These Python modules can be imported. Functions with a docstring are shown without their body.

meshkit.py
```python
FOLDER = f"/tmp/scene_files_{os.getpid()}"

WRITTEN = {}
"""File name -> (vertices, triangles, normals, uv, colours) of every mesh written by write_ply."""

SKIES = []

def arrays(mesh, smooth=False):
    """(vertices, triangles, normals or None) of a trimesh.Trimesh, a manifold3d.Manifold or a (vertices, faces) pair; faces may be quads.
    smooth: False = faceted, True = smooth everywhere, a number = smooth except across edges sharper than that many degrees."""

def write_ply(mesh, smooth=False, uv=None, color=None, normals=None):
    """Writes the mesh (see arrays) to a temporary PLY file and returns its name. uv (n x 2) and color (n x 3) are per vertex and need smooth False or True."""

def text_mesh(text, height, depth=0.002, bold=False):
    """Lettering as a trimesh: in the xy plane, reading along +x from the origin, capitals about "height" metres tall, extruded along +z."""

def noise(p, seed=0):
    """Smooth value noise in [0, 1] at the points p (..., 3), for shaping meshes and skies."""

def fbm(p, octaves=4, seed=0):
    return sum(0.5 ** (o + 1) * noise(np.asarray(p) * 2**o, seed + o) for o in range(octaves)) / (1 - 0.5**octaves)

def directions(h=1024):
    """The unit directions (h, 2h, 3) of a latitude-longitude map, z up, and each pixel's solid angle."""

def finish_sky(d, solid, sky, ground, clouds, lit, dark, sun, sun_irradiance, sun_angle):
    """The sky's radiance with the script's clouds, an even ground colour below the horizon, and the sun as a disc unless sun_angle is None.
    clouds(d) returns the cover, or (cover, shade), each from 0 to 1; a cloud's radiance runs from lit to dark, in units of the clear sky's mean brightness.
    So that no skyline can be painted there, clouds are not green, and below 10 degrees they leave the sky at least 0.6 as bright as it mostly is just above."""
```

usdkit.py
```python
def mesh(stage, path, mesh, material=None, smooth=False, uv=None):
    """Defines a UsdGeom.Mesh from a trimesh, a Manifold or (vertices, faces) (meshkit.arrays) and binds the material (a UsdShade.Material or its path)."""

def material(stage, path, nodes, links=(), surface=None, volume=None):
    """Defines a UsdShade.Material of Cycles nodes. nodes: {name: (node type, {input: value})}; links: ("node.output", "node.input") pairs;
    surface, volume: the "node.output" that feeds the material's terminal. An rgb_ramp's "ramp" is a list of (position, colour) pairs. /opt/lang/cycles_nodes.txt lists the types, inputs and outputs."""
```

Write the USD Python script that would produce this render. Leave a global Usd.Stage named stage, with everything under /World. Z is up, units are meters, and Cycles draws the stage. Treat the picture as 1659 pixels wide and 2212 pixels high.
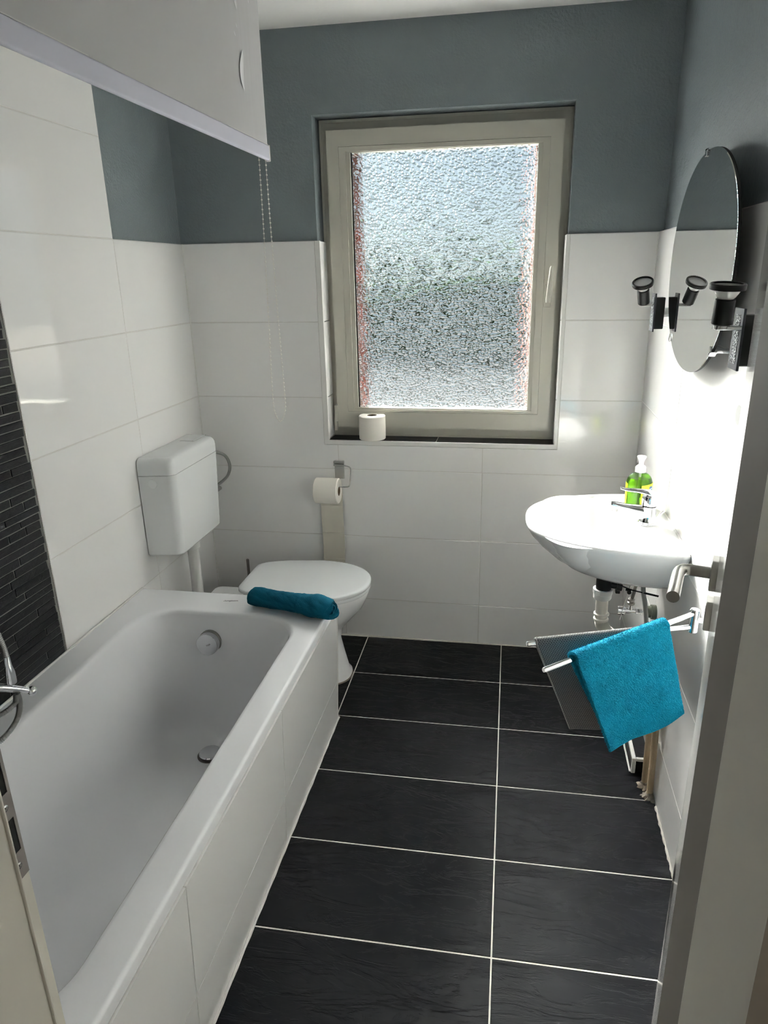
import math, random
import numpy as np, trimesh, usdkit, meshkit
import manifold3d as m3
from shapely.geometry import Polygon
from pxr import Usd, UsdGeom, UsdLux, UsdShade, Gf, Sdf, Vt

random.seed(7)
rng = np.random.default_rng(7)
stage = Usd.Stage.CreateInMemory()
UsdGeom.Xform.Define(stage, '/World')

# ------------------------------------------------------------------ camera, sky, sun, exposure
EXPOSURE = 2.05
SUN_DIR = np.array([0.56, -1.0, -0.68])
SUN_E, SUN_ANGLE = 15.5, 24.0
SKY = 0.9
W_PX, H_PX, F_PX = 1659, 2212, 1502.35
PPX, PPY = 850.58, 1106.0
CAM = np.array([1.3381, -2.7840, 1.5808])
YAW, PITCH, ROLL = -0.1773, -0.3311, -0.0184


def cam_axes():
    cy, sy, cp, sp, cr, sr = math.cos(YAW), math.sin(YAW), math.cos(PITCH), math.sin(PITCH), math.cos(ROLL), math.sin(ROLL)
    fwd = np.array([sy * cp, cy * cp, sp])
    right = np.array([cy, -sy, 0.0])
    up = np.cross(right, fwd)
    return right * cr + up * sr, -right * sr + up * cr, fwd


R_, U_, F_ = cam_axes()
cam = UsdGeom.Camera.Define(stage, '/World/camera')
cam.CreateHorizontalApertureAttr(36.0)
cam.CreateFocalLengthAttr(36.0 * F_PX / W_PX)
cam.CreateHorizontalApertureOffsetAttr(36.0 * (W_PX / 2 - PPX) / W_PX)
cam.CreateVerticalApertureOffsetAttr(0.0)
cam.CreateExposureAttr(EXPOSURE)
cam.CreateClippingRangeAttr(Gf.Vec2f(0.02, 500))
UsdGeom.Xformable(cam).AddTransformOp().Set(Gf.Matrix4d(*R_, 0, *U_, 0, *(-F_), 0, *CAM, 1))

usdkit.material(stage, '/World/Looks/sky', {
    "s": ("sky_texture", {"sky_type": "hosek_wilkie", "sun_direction": tuple(-SUN_DIR / np.linalg.norm(SUN_DIR)), "turbidity": 2.6, "ground_albedo": 0.4}),
    "h": ("hsv", {"saturation": 0.55}), "b": ("background_shader", {"strength": SKY})}, [("s.color", "h.color"), ("h.color", "b.color")], surface="b.background")
dome = UsdLux.DomeLight.Define(stage, '/World/sky')
dome.CreateIntensityAttr(1.0)
UsdShade.MaterialBindingAPI.Apply(dome.GetPrim()).Bind(UsdShade.Material.Get(stage, '/World/Looks/sky'))
sun = UsdLux.DistantLight.Define(stage, '/World/sun')
sun.CreateIntensityAttr(SUN_E)
sun.CreateAngleAttr(SUN_ANGLE)
sun.CreateColorAttr(Gf.Vec3f(1.0, 0.915, 0.85))
try:
    sun.CreateNormalizeAttr(True)
except Exception:
    pass
zl = -SUN_DIR / np.linalg.norm(SUN_DIR)          # the light shines along its -z
xl_ = np.cross([0, 0, 1.0], zl); xl_ /= np.linalg.norm(xl_)
yl_ = np.cross(zl, xl_)
UsdGeom.Xformable(sun).AddTransformOp().Set(Gf.Matrix4d(*xl_, 0, *yl_, 0, *zl, 0, 0, 0, 8, 1))

# ------------------------------------------------------------------ helpers: scene graph
used = {}


def numbered(parent, name):
    k = used.get((parent, name), -1) + 1
    used[(parent, name)] = k
    return name if k == 0 else f'{name}_{k:03d}'


def data(p, label=None, cat=None, group=None, kind=None):
    for k, v in (('label', label), ('category', cat), ('group', group), ('kind', kind)):
        if v:
            p.SetCustomDataByKey(k, v)


def thing(name, label, cat, group=None):
    n = numbered('/World', name)
    x = UsdGeom.Xform.Define(stage, '/World/' + n)
    data(x.GetPrim(), label, cat, group)
    return '/World/' + n


def setting(name):
    x = UsdGeom.Xform.Define(stage, '/World/' + name)
    data(x.GetPrim(), kind='structure')
    return '/World/' + name


def part(parent, name, mesh, mat, smooth=35, label=None, kind=None, uv=None):
    path = parent + '/' + numbered(parent, name)
    m = usdkit.mesh(stage, path, mesh, MAT[mat], smooth=smooth, uv=uv)
    data(m.GetPrim(), label=label, kind=kind)
    return path


# ------------------------------------------------------------------ helpers: shapes
def box(x0, x1, y0, y1, z0, z1):
    b = trimesh.creation.box([x1 - x0, y1 - y0, z1 - z0])
    b.apply_translation([(x0 + x1) / 2, (y0 + y1) / 2, (z0 + z1) / 2])
    return b


def cbox(x0, x1, y0, y1, z0, z1, c=0.001):
    c = min(c, (x1 - x0) / 2.1, (y1 - y0) / 2.1, (z1 - z0) / 2.1)
    P = []
    for sx, sy, sz in np.ndindex(2, 2, 2):
        p = np.array([x1 if sx else x0, y1 if sy else y0, z1 if sz else z0], float)
        s = np.array([-1 if sx else 1, -1 if sy else 1, -1 if sz else 1]) * c
        for k in range(3):
            q = p + s
            q[k] = p[k]
            P.append(q)
    return trimesh.convex.convex_hull(np.array(P))


def rbox(x0, x1, y0, y1, z0, z1, r=0.01, seg=16):
    """A box with rounded edges: the hull of spheres at its corners."""
    s = m3.Manifold.sphere(r, seg)
    parts = [s.translate([x, y, z]) for x in (x0 + r, x1 - r) for y in (y0 + r, y1 - r) for z in (z0 + r, z1 - r)]
    return m3.Manifold.batch_hull(parts)


def tm(man):
    m = man.to_mesh() if hasattr(man, 'to_mesh') else man
    return trimesh.Trimesh(m.vert_properties[:, :3], m.tri_verts, process=False) if hasattr(m, 'tri_verts') else m


def man(t):
    t = tm(t)
    return m3.Manifold(m3.Mesh(np.asarray(t.vertices, np.float32), np.asarray(t.faces, np.uint32)))


def join(*ms):
    return trimesh.util.concatenate([tm(m) for m in ms])


def cat_rom(pts, n=8):
    p = np.asarray(pts, float)
    p = np.vstack([2 * p[0] - p[1], p, 2 * p[-1] - p[-2]])
    out = []
    for i in range(1, len(p) - 2):
        for t in np.linspace(0, 1, n, endpoint=False):
            a, b, c, d = p[i - 1], p[i], p[i + 1], p[i + 2]
            out.append(0.5 * (2 * b + (c - a) * t + (2 * a - 5 * b + 4 * c - d) * t * t + (3 * b - a - 3 * c + d) * t ** 3))
    out.append(p[-2])
    return np.array(out)


def tube(pts, r, n=14, caps=True):
    p = np.asarray(pts, float)
    r = np.broadcast_to(np.asarray(r, float), (len(p),))
    t = np.gradient(p, axis=0)
    t /= np.linalg.norm(t, axis=1, keepdims=True)
    a = np.cross(t[0], [0, 0, 1.0])
    if np.linalg.norm(a) < 1e-3:
        a = np.cross(t[0], [1.0, 0, 0])
    a /= np.linalg.norm(a)
    rings = []
    for k in range(len(p)):
        a = a - t[k] * (a @ t[k])
        a /= np.linalg.norm(a)
        b = np.cross(t[k], a)
        th = np.linspace(0, 2 * np.pi, n, endpoint=False)
        rings.append(p[k] + r[k] * (np.outer(np.cos(th), a) + np.outer(np.sin(th), b)))
    return loft(rings, caps, caps)


def loft(rings, cap0=True, cap1=True, closed=False):
    rings = [np.asarray(r, float) for r in rings]
    n, k = len(rings[0]), len(rings)
    v = np.vstack(rings)
    f = []
    i = np.arange(n)
    j = (i + 1) % n
    for q in range(k if closed else k - 1):
        a, b = q * n, ((q + 1) % k) * n
        f.append(np.stack([a + i, a + j, b + j], 1))
        f.append(np.stack([a + i, b + j, b + i], 1))
    f = np.vstack(f)
    if cap0:
        v = np.vstack([v, rings[0].mean(0)])
        f = np.vstack([f, np.stack([j, i, np.full(n, len(v) - 1)], 1)])
    if cap1:
        v = np.vstack([v, rings[-1].mean(0)])
        o = (k - 1) * n
        f = np.vstack([f, np.stack([o + i, o + j, np.full(n, len(v) - 1)], 1)])
    m = trimesh.Trimesh(v, f, process=False)
    if m.volume < 0:
        m.invert()
    return m


def frame_of(axis):
    w = np.asarray(axis, float)
    w = w / np.linalg.norm(w)
    a = np.cross([0, 0, 1.0], w)
    if np.linalg.norm(a) < 1e-6:
        a = np.array([1.0, 0, 0])
    a /= np.linalg.norm(a)
    return a, np.cross(w, a), w


def lathe(profile, at=(0, 0, 0), axis=(0, 0, 1), n=32, caps=True):
    """profile: (radius, distance along axis)"""
    a, b, w = frame_of(axis)
    th = np.linspace(0, 2 * np.pi, n, endpoint=False)
    rings = [np.asarray(at) + max(r, 1e-5) * (np.outer(np.cos(th), a) + np.outer(np.sin(th), b)) + h * w for r, h in profile]
    return loft(rings, caps, caps)


def cyl(p0, p1, r, n=24, bev=0.0):
    p0, p1 = np.asarray(p0, float), np.asarray(p1, float)
    h = np.linalg.norm(p1 - p0)
    pr = [(r, 0), (r, h)] if bev <= 0 else [(r - bev, 0), (r, bev), (r, h - bev), (r - bev, h)]
    return lathe(pr, p0, p1 - p0, n)


def rrect(x0, x1, y0, y1, r, z, n=12, m=10):
    """Rounded rectangle ring at height z, n points a corner, m along each side."""
    r = min(r, (x1 - x0) / 2.01, (y1 - y0) / 2.01)
    pts = []
    for cx, cy, a0 in ((x1 - r, y1 - r, 0), (x0 + r, y1 - r, 90), (x0 + r, y0 + r, 180), (x1 - r, y0 + r, 270)):
        a = np.radians(a0 + np.linspace(0, 90, n))
        pts.append(np.stack([cx + r * np.cos(a), cy + r * np.sin(a)], 1))
    out = []
    for k in range(4):
        out.append(pts[k])
        a, b = pts[k][-1], pts[(k + 1) % 4][0]
        t = np.linspace(0, 1, m + 2)[1:-1, None]
        out.append(a * (1 - t) + b * t)
    p = np.vstack(out)
    return np.column_stack([p, np.full(len(p), z)])


def prism(poly, axis, a, b):
    """Extrudes a 2-D outline along x, y or z from a to b. axis x: (y,z); y: (x,z); z: (x,y)."""
    m = trimesh.creation.extrude_polygon(Polygon(poly), b - a, engine='earcut')
    v = m.vertices.copy()
    if axis == 'x':
        v = np.column_stack([v[:, 2] + a, v[:, 0], v[:, 1]])
    elif axis == 'y':
        v = np.column_stack([v[:, 0], v[:, 2] + a, v[:, 1]])
    else:
        v = np.column_stack([v[:, 0], v[:, 1], v[:, 2] + a])
    m = trimesh.Trimesh(v, m.faces, process=False)
    if m.volume < 0:
        m.invert()
    return m


def place(mesh, M):
    m = tm(mesh).copy()
    m.apply_transform(M)
    return m


def basis(o, x, y, z):
    M = np.eye(4)
    M[:3, 0], M[:3, 1], M[:3, 2], M[:3, 3] = x, y, z, o
    return M


# ------------------------------------------------------------------ materials
MAT = {}


def mat(name, nodes, links=(), surface='p.BSDF'):
    MAT[name] = usdkit.material(stage, '/World/Looks/' + name, nodes, links, surface=surface)


def simple(name, color, rough=0.5, metal=0.0, spec=0.5, bump=None, vary=0.0, **kw):
    """bump: (scale, strength, distance)"""
    nodes = {"p": ("principled_bsdf", {"base_color": color, "roughness": rough, "metallic": metal, "specular_ior_level": spec, **kw})}
    links = []
    if bump:
        nodes["tc"] = ("geometry", {})
        nodes["n"] = ("noise_texture", {"scale": bump[0], "detail": 3.0})
        nodes["bp"] = ("bump", {"strength": bump[1], "distance": bump[2]})
        links += [("tc.position", "n.vector"), ("n.fac", "bp.height"), ("bp.normal", "p.normal")]
    if vary:
        nodes["oi"] = ("object_info", {})
        nodes["mr"] = ("map_range", {"from_min": 0.0, "from_max": 1.0, "to_min": 1 - vary, "to_max": 1 + vary})
        nodes["hv"] = ("hsv", {"color": color})
        links += [("oi.random", "mr.value"), ("mr.result", "hv.value"), ("hv.color", "p.base_color")]
    mat(name, nodes, links)


simple('white_tile', (0.88, 0.87, 0.855), 0.05, spec=0.75, bump=(7.0, 0.03, 0.01), vary=0.012)
simple('grout_light', (0.70, 0.68, 0.65), 0.9)
simple('grout_floor', (0.66, 0.63, 0.57), 0.9, bump=(200, 0.3, 0.001))
simple('trim_white', (0.78, 0.77, 0.74), 0.25)
simple('ceiling_paint', (0.87, 0.86, 0.84), 0.95, bump=(55, 0.25, 0.004))
simple('window_paint', (0.55, 0.53, 0.46), 0.35)
simple('frame_paint', (0.66, 0.64, 0.57), 0.4)
simple('door_lacquer', (0.80, 0.78, 0.74), 0.07)
simple('rebate_shade', (0.17, 0.155, 0.135), 0.6)  # dark tone that paints in the shade of the door rebate
simple('acrylic', (0.86, 0.865, 0.885), 0.07)
simple('ceramic', (0.90, 0.90, 0.90), 0.05)
simple('lid_plastic', (0.80, 0.82, 0.83), 0.15)
simple('tank_plastic', (0.80, 0.81, 0.81), 0.11)
simple('pipe_plastic', (0.72, 0.71, 0.69), 0.3)
simple('warm_plastic', (0.74, 0.70, 0.63), 0.35)
simple('chrome', (0.86, 0.87, 0.88), 0.06, 1.0)
simple('chrome_cap', (0.60, 0.61, 0.63), 0.10, 1.0)
simple('chrome_worn', (0.62, 0.62, 0.61), 0.22, 1.0)
simple('steel', (0.42, 0.41, 0.39), 0.28, 1.0)
simple('steel_dark', (0.22, 0.20, 0.19), 0.4, 0.8)
simple('brass_old', (0.12, 0.13, 0.10), 0.55, 0.5, bump=(120, 0.5, 0.002))
simple('black_plastic', (0.007, 0.0075, 0.008), 0.35, spec=0.22)
simple('black_hole', (0.004, 0.004, 0.004), 0.9)
simple('lamp_plate', (0.030, 0.032, 0.042), 0.35, 0.2)
simple('reflector_glass', (0.72, 0.72, 0.69), 0.12, 0.25)
simple('hose_grey', (0.34, 0.335, 0.32), 0.5)
simple('hose_white', (0.62, 0.60, 0.55), 0.45)
simple('pipe_painted', (0.44, 0.33, 0.22), 0.55, bump=(45, 0.6, 0.004))
simple('silicone', (0.26, 0.22, 0.18), 0.7, bump=(160, 0.9, 0.003))
simple('paper', (0.82, 0.78, 0.71), 0.95, bump=(300, 0.25, 0.001))
simple('paper_thin', (0.66, 0.62, 0.53), 0.95, bump=(220, 0.3, 0.001))
simple('cardboard', (0.20, 0.13, 0.08), 0.9)
simple('print_black', (0.02, 0.02, 0.025), 0.6)
simple('hall_paint', (0.33, 0.31, 0.28), 0.9)
simple('hall_floor', (0.20, 0.14, 0.09), 0.6)
simple('socket_white', (0.75, 0.74, 0.72), 0.25)
simple('socket_grey', (0.35, 0.35, 0.34), 0.35)
simple('pump_plastic', (0.88, 0.88, 0.86), 0.25)
simple('label_yellow', (0.46, 0.50, 0.008), 0.35)
simple('label_gold', (0.62, 0.50, 0.05), 0.35)
simple('label_blue', (0.02, 0.09, 0.22), 0.35)
simple('label_white', (0.85, 0.88, 0.85), 0.35)
simple('label_green', (0.03, 0.12, 0.01), 0.4)
simple('soil', (0.06, 0.05, 0.035), 0.95)
simple('foliage', (0.030, 0.054, 0.022), 0.9, spec=0.0)
simple('brick_red', (0.10, 0.035, 0.028), 0.9, spec=0.0, vary=0.3)
simple('mortar', (0.09, 0.075, 0.07), 0.95, spec=0.0)
simple('paving', (0.030, 0.031, 0.032), 0.95, spec=0.0)
simple('render_wall', (0.42, 0.42, 0.40), 0.95)
simple('glass_clear', (0.95, 0.98, 0.97), 0.0, transmission_weight=1.0, ior=1.5)
simple('mirror_glass', (0.86, 0.88, 0.87), 0.0, 1.0)
simple('mirror_edge', (0.55, 0.62, 0.58), 0.1, 0.2)
simple('mirror_back', (0.02, 0.02, 0.02), 0.8)
simple('lamp_lens', (0.30, 0.30, 0.30), 0.2, bump=(400, 0.4, 0.001))

# rough grey-blue wall paint over textured plaster
mat('grey_paint', {
    "g": ("geometry", {}),
    "n1": ("noise_texture", {"scale": 125.0, "detail": 2.0, "roughness": 0.5}),
    "n2": ("noise_texture", {"scale": 26.0, "detail": 2.0}),
    "ad": ("math", {"math_type": "multiply_add", "value2": 1.2}),
    "bp": ("bump", {"strength": 0.55, "distance": 0.0045}),
    "p": ("principled_bsdf", {"base_color": (0.200, 0.232, 0.245), "roughness": 0.42, "specular_ior_level": 0.45})},
    [("g.position", "n1.vector"), ("g.position", "n2.vector"), ("n2.fac", "ad.value1"), ("n1.fac", "ad.value3"), ("ad.value", "bp.height"), ("bp.normal", "p.normal")])

# slate-look floor tile: riven ridges that run along x
mat('slate_floor', {
    "oi": ("object_info", {}), "g": ("geometry", {}),
    "of": ("vector_math", {"math_type": "multiply_add", "vector2": (31.0, 17.0, 0.0)}),
    "mp": ("mapping", {"scale": (2.6, 9.0, 1.0)}),
    "n1": ("noise_texture", {"scale": 1.6, "detail": 8.0, "roughness": 0.62, "distortion": 0.9}),
    "mp2": ("mapping", {"scale": (5.0, 16.0, 1.0)}),
    "n2": ("noise_texture", {"scale": 2.2, "type": "ridged_multifractal", "detail": 5.0, "roughness": 0.5, "distortion": 0.7}),
    "rp": ("rgb_ramp", {"ramp": [(0.0, (0, 0, 0)), (0.36, (0.05, 0.05, 0.05)), (0.42, (0.32, 0.32, 0.32)), (0.5, (0.38, 0.38, 0.38)), (0.54, (0.66, 0.66, 0.66)), (0.66, (0.72, 0.72, 0.72)), (0.70, (1, 1, 1)), (1.0, (1, 1, 1))]}),
    "ad": ("math", {"math_type": "multiply_add", "value2": 0.16}),
    "bp": ("bump", {"strength": 0.75, "distance": 0.0035}),
    "p": ("principled_bsdf", {"base_color": (0.0034, 0.0037, 0.0052), "roughness": 0.33, "specular_ior_level": 0.15})},
    [("oi.random", "of.vector1"), ("g.position", "of.vector3"), ("of.vector", "mp.vector"), ("mp.vector", "n1.vector"), ("of.vector", "mp2.vector"), ("mp2.vector", "n2.vector"),
     ("n1.fac", "rp.fac"), ("n2.fac", "ad.value1"), ("rp.color", "ad.value3"), ("ad.value", "bp.height"), ("bp.normal", "p.normal")])

# split-face slate strips
mat('slate_strip', {
    "g": ("geometry", {}), "oi": ("object_info", {}),
    "mp": ("mapping", {"scale": (20.0, 20.0, 70.0)}),
    "n": ("noise_texture", {"scale": 1.0, "detail": 6.0, "roughness": 0.65, "distortion": 0.8}),
    "bp": ("bump", {"strength": 0.7, "distance": 0.006}),
    "mr": ("map_range", {"to_min": 0.7, "to_max": 1.5}),
    "hv": ("hsv", {"color": (0.009, 0.010, 0.0115)}),
    "p": ("principled_bsdf", {"roughness": 0.5, "specular_ior_level": 0.25})},
    [("g.position", "mp.vector"), ("mp.vector", "n.vector"), ("n.fac", "bp.height"), ("bp.normal", "p.normal"), ("oi.random", "mr.value"), ("mr.result", "hv.value"), ("hv.color", "p.base_color")])
simple('slate_grout', (0.20, 0.195, 0.18), 0.95, bump=(90, 0.5, 0.004))

# terry towels
for nm, c, ty in (('terry_teal', (0.002, 0.205, 0.325), 0.004), ('terry_petrol', (0.002, 0.085, 0.140), 0.0012)):
    mat(nm, {
        "g": ("geometry", {}),
        "n": ("noise_texture", {"scale": 420.0, "detail": 2.0}),
        "v": ("noise_texture", {"scale": 22.0, "detail": 2.0}),
        "mr": ("map_range", {"from_min": 0.3, "from_max": 0.7, "to_min": 0.86, "to_max": 1.14}),
        "hv": ("hsv", {"color": c}),
        "bp": ("bump", {"strength": 0.9, "distance": ty}),
        "p": ("principled_bsdf", {"roughness": 0.95, "specular_ior_level": 0.15, "sheen_weight": 0.15, "sheen_roughness": 0.4, "sheen_tint": (0.02, 0.6, 0.85)})},
        [("g.position", "n.vector"), ("g.position", "v.vector"), ("v.fac", "mr.value"), ("mr.result", "hv.value"), ("hv.color", "p.base_color"), ("n.fac", "bp.height"), ("bp.normal", "p.normal")])
# honeycomb-woven grey towel: the cells follow the cloth (uv in centimetres)
mat('waffle_grey', {
    "u": ("uvmap", {"attribute": "st"}),
    "mp": ("mapping", {"scale": (1.7, 3.0, 1.0)}),
    "b": ("brick_texture", {"scale": 1.0, "brick_width": 1.0, "row_height": 1.0, "mortar_size": 0.22, "mortar_smooth": 0.8, "color1": (0, 0, 0), "color2": (0.1, 0.1, 0.1), "mortar": (1, 1, 1)}),
    "rp": ("rgb_ramp", {"ramp": [(0.0, (0.040, 0.039, 0.039)), (1.0, (0.150, 0.142, 0.140))]}),
    "bp": ("bump", {"strength": 0.9, "distance": 0.35}),
    "p": ("principled_bsdf", {"roughness": 0.9, "specular_ior_level": 0.2})},
    [("u.UV", "mp.vector"), ("mp.vector", "b.vector"), ("b.color", "rp.fac"), ("rp.color", "p.base_color")])
simple('hem_grey', (0.26, 0.25, 0.24), 0.9)

# roller-blind fabric: thin, lets some light through, faint printed stripes and leaves
mat('blind_fabric', {
    "g": ("geometry", {}),
    "mp": ("mapping", {"scale": (0.0, 1.0, 0.06)}),
    "n": ("noise_texture", {"scale": 60.0, "detail": 3.0}),
    "sx": ("separate_xyz", {}),
    "band": ("map_range", {"from_min": -1.12, "from_max": -0.98, "clamp": True}),
    "amt": ("math", {"math_type": "multiply"}),
    "mx": ("mix", {"color1": (0.83, 0.82, 0.82), "color2": (0.93, 0.93, 0.95)}),
    "d": ("diffuse_bsdf", {}), "t": ("translucent_bsdf", {"color": (0.45, 0.445, 0.455)}),
    "m": ("mix_closure", {"fac": 0.35})},
    [("g.position", "mp.vector"), ("mp.vector", "n.vector"), ("g.position", "sx.vector"), ("sx.y", "band.value"), ("band.result", "amt.value1"), ("n.fac", "amt.value2"),
     ("amt.value", "mx.fac"), ("mx.color", "d.color"), ("d.BSDF", "m.closure1"), ("t.BSDF", "m.closure2")], surface='m.closure')
simple('blind_print', (0.93, 0.93, 0.95), 0.8)
simple('blind_hem', (0.66, 0.66, 0.76), 0.7)
simple('blind_rail', (0.80, 0.79, 0.78), 0.3)
simple('bead_plastic', (0.85, 0.83, 0.78), 0.3)

# textured window glass: hammered relief that bends the view, plus a clear share through which the sun passes
mat('textured_glass', {
    "g": ("geometry", {}),
    "n0": ("noise_texture", {"scale": 30.0, "detail": 1.0}),
    "of": ("vector_math", {"math_type": "multiply_add", "vector2": (0.012, 0.0, 0.012)}),
    "mp": ("mapping", {"scale": (1.0, 0.0, 1.25)}),
    "sx": ("separate_xyz", {}), "st": ("math", {"math_type": "less_than", "value2": 0.0962}),
    "v": ("voronoi_texture", {"scale": 88.0, "feature": "smooth_f1", "smoothness": 0.35}),
    "bp": ("bump", {"strength": 1.0, "distance": 0.0105}),
    "r": ("refraction_bsdf", {"color": (0.92, 0.97, 0.98), "roughness": 0.0, "IOR": 1.45}),
    "t": ("transparent_bsdf", {"color": (0.92, 0.97, 0.98)}),
    "gl": ("glossy_bsdf", {"color": (1, 1, 1), "roughness": 0.05}),
    "fr": ("fresnel", {"IOR": 1.45}),
    "m1": ("mix_closure", {"fac": 0.40}),
    "m2": ("mix_closure", {})},
    [("g.position", "sx.vector"), ("sx.y", "st.value1"), ("st.value", "bp.strength"), ("g.position", "n0.vector"), ("n0.color", "of.vector1"), ("g.position", "of.vector3"), ("of.vector", "mp.vector"), ("mp.vector", "v.vector"), ("v.distance", "bp.height"),
     ("bp.normal", "r.normal"), ("bp.normal", "gl.normal"), ("r.BSDF", "m1.closure1"), ("t.BSDF", "m1.closure2"),
     ("fr.fac", "m2.fac"), ("m1.closure", "m2.closure1"), ("gl.BSDF", "m2.closure2")], surface='m2.closure')
# soap bottle
simple('bottle_plastic', (0.97, 0.99, 0.95), 0.02, transmission_weight=1.0, ior=1.25)
simple('soap_liquid', (0.13, 0.36, 0.006), 0.02, transmission_weight=0.9, ior=1.33)
# glitter strip of the lamps
mat('glitter', {
    "g": ("geometry", {}),
    "v": ("voronoi_texture", {"scale": 240.0}),
    "rp": ("rgb_ramp", {"ramp": [(0.0, (0.9, 0.93, 0.95)), (0.45, (0.8, 0.84, 0.86)), (0.5, (0.10, 0.11, 0.12)), (1.0, (0.08, 0.08, 0.09))], "interpolate": True}),
    "bp": ("bump", {"strength": 1.0, "distance": 0.004}),
    "p": ("principled_bsdf", {"roughness": 0.2, "metallic": 0.4})},
    [("g.position", "v.vector"), ("v.distance", "rp.fac"), ("rp.color", "p.base_color"), ("v.distance", "bp.height"), ("bp.normal", "p.normal")])

# ------------------------------------------------------------------ room numbers
XR, YF, ZC = 1.8166, -2.33, 2.412            # right tile face, front wall face, ceiling
P_, G_ = 0.303, 0.003                        # tile pitch, joint
ZROW = [0.0] + [0.1883 + P_ * k for k in range(6)]     # lower edges ... top of the tiles 1.7033
TOP = ZROW[-1]
YP, XPL, XPR = 0.012, -0.010, 1.836          # plaster faces
WX0, WX1, WZ0, WZ1 = 0.556, 1.503, 0.918, 2.134        # window recess
SLATE_Y = -1.0895


def tile_box(axis, a0, a1, z0, z1, face, sign, t=0.011, c=0.0012):
    """A wall tile. axis 'x': it spans x in the back wall; 'y': it spans y in a side wall."""
    g = G_ / 2
    if axis == 'x':
        lo, hi = (face, face + t) if sign > 0 else (face - t, face)
        return cbox(a0 + g, a1 - g, lo, hi, z0 + g, z1 - g, c)
    lo, hi = (face - t, face) if sign < 0 else (face, face + t)
    return cbox(lo, hi, a0 + g, a1 - g, z0 + g, z1 - g, c)


# ------------------------------------------------------------------ floor
FLOOR = setting('floor')
part(FLOOR, 'grout_bed', box(-0.05, 1.86, -2.42, 0.03, -0.06, -0.0009), 'grout_floor')
FA = 0.0105
XS0, Y0 = 1.3162, -0.306
ca, sa = math.cos(FA), math.sin(FA)
for col, (a0, a1) in enumerate(((XS0 - 1.212, XS0 - 0.606), (XS0 - 0.606, XS0), (XS0, XS0 + 0.606))):
    for row in range(9):
        y1 = Y0 - P_ * (row - 1)
        y0 = y1 - P_
        b = cbox(a0 + .0017, a1 - .0017, y0 + .0017, y1 - .0017, -0.012, 0.0, 0.0012)
        v = b.vertices.copy()
        dx, dy = v[:, 0] - XS0, v[:, 1].copy()
        v[:, 0], v[:, 1] = XS0 + dx * ca - dy * sa, dx * sa + dy * ca
        b.vertices = v
        # cut at the walls
        mm = man(b) ^ man(box(0.001, XR - 0.002, -2.40, -0.001, -0.1, 0.1))
        if mm.volume() > 1e-7:
            part(FLOOR, 'tile', mm, 'slate_floor', smooth=False)

# ------------------------------------------------------------------ ceiling
CE = setting('ceiling')
part(CE, 'plaster', box(-0.25, 2.05, -2.5, 0.35, ZC, ZC + 0.2), 'ceiling_paint')

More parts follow.
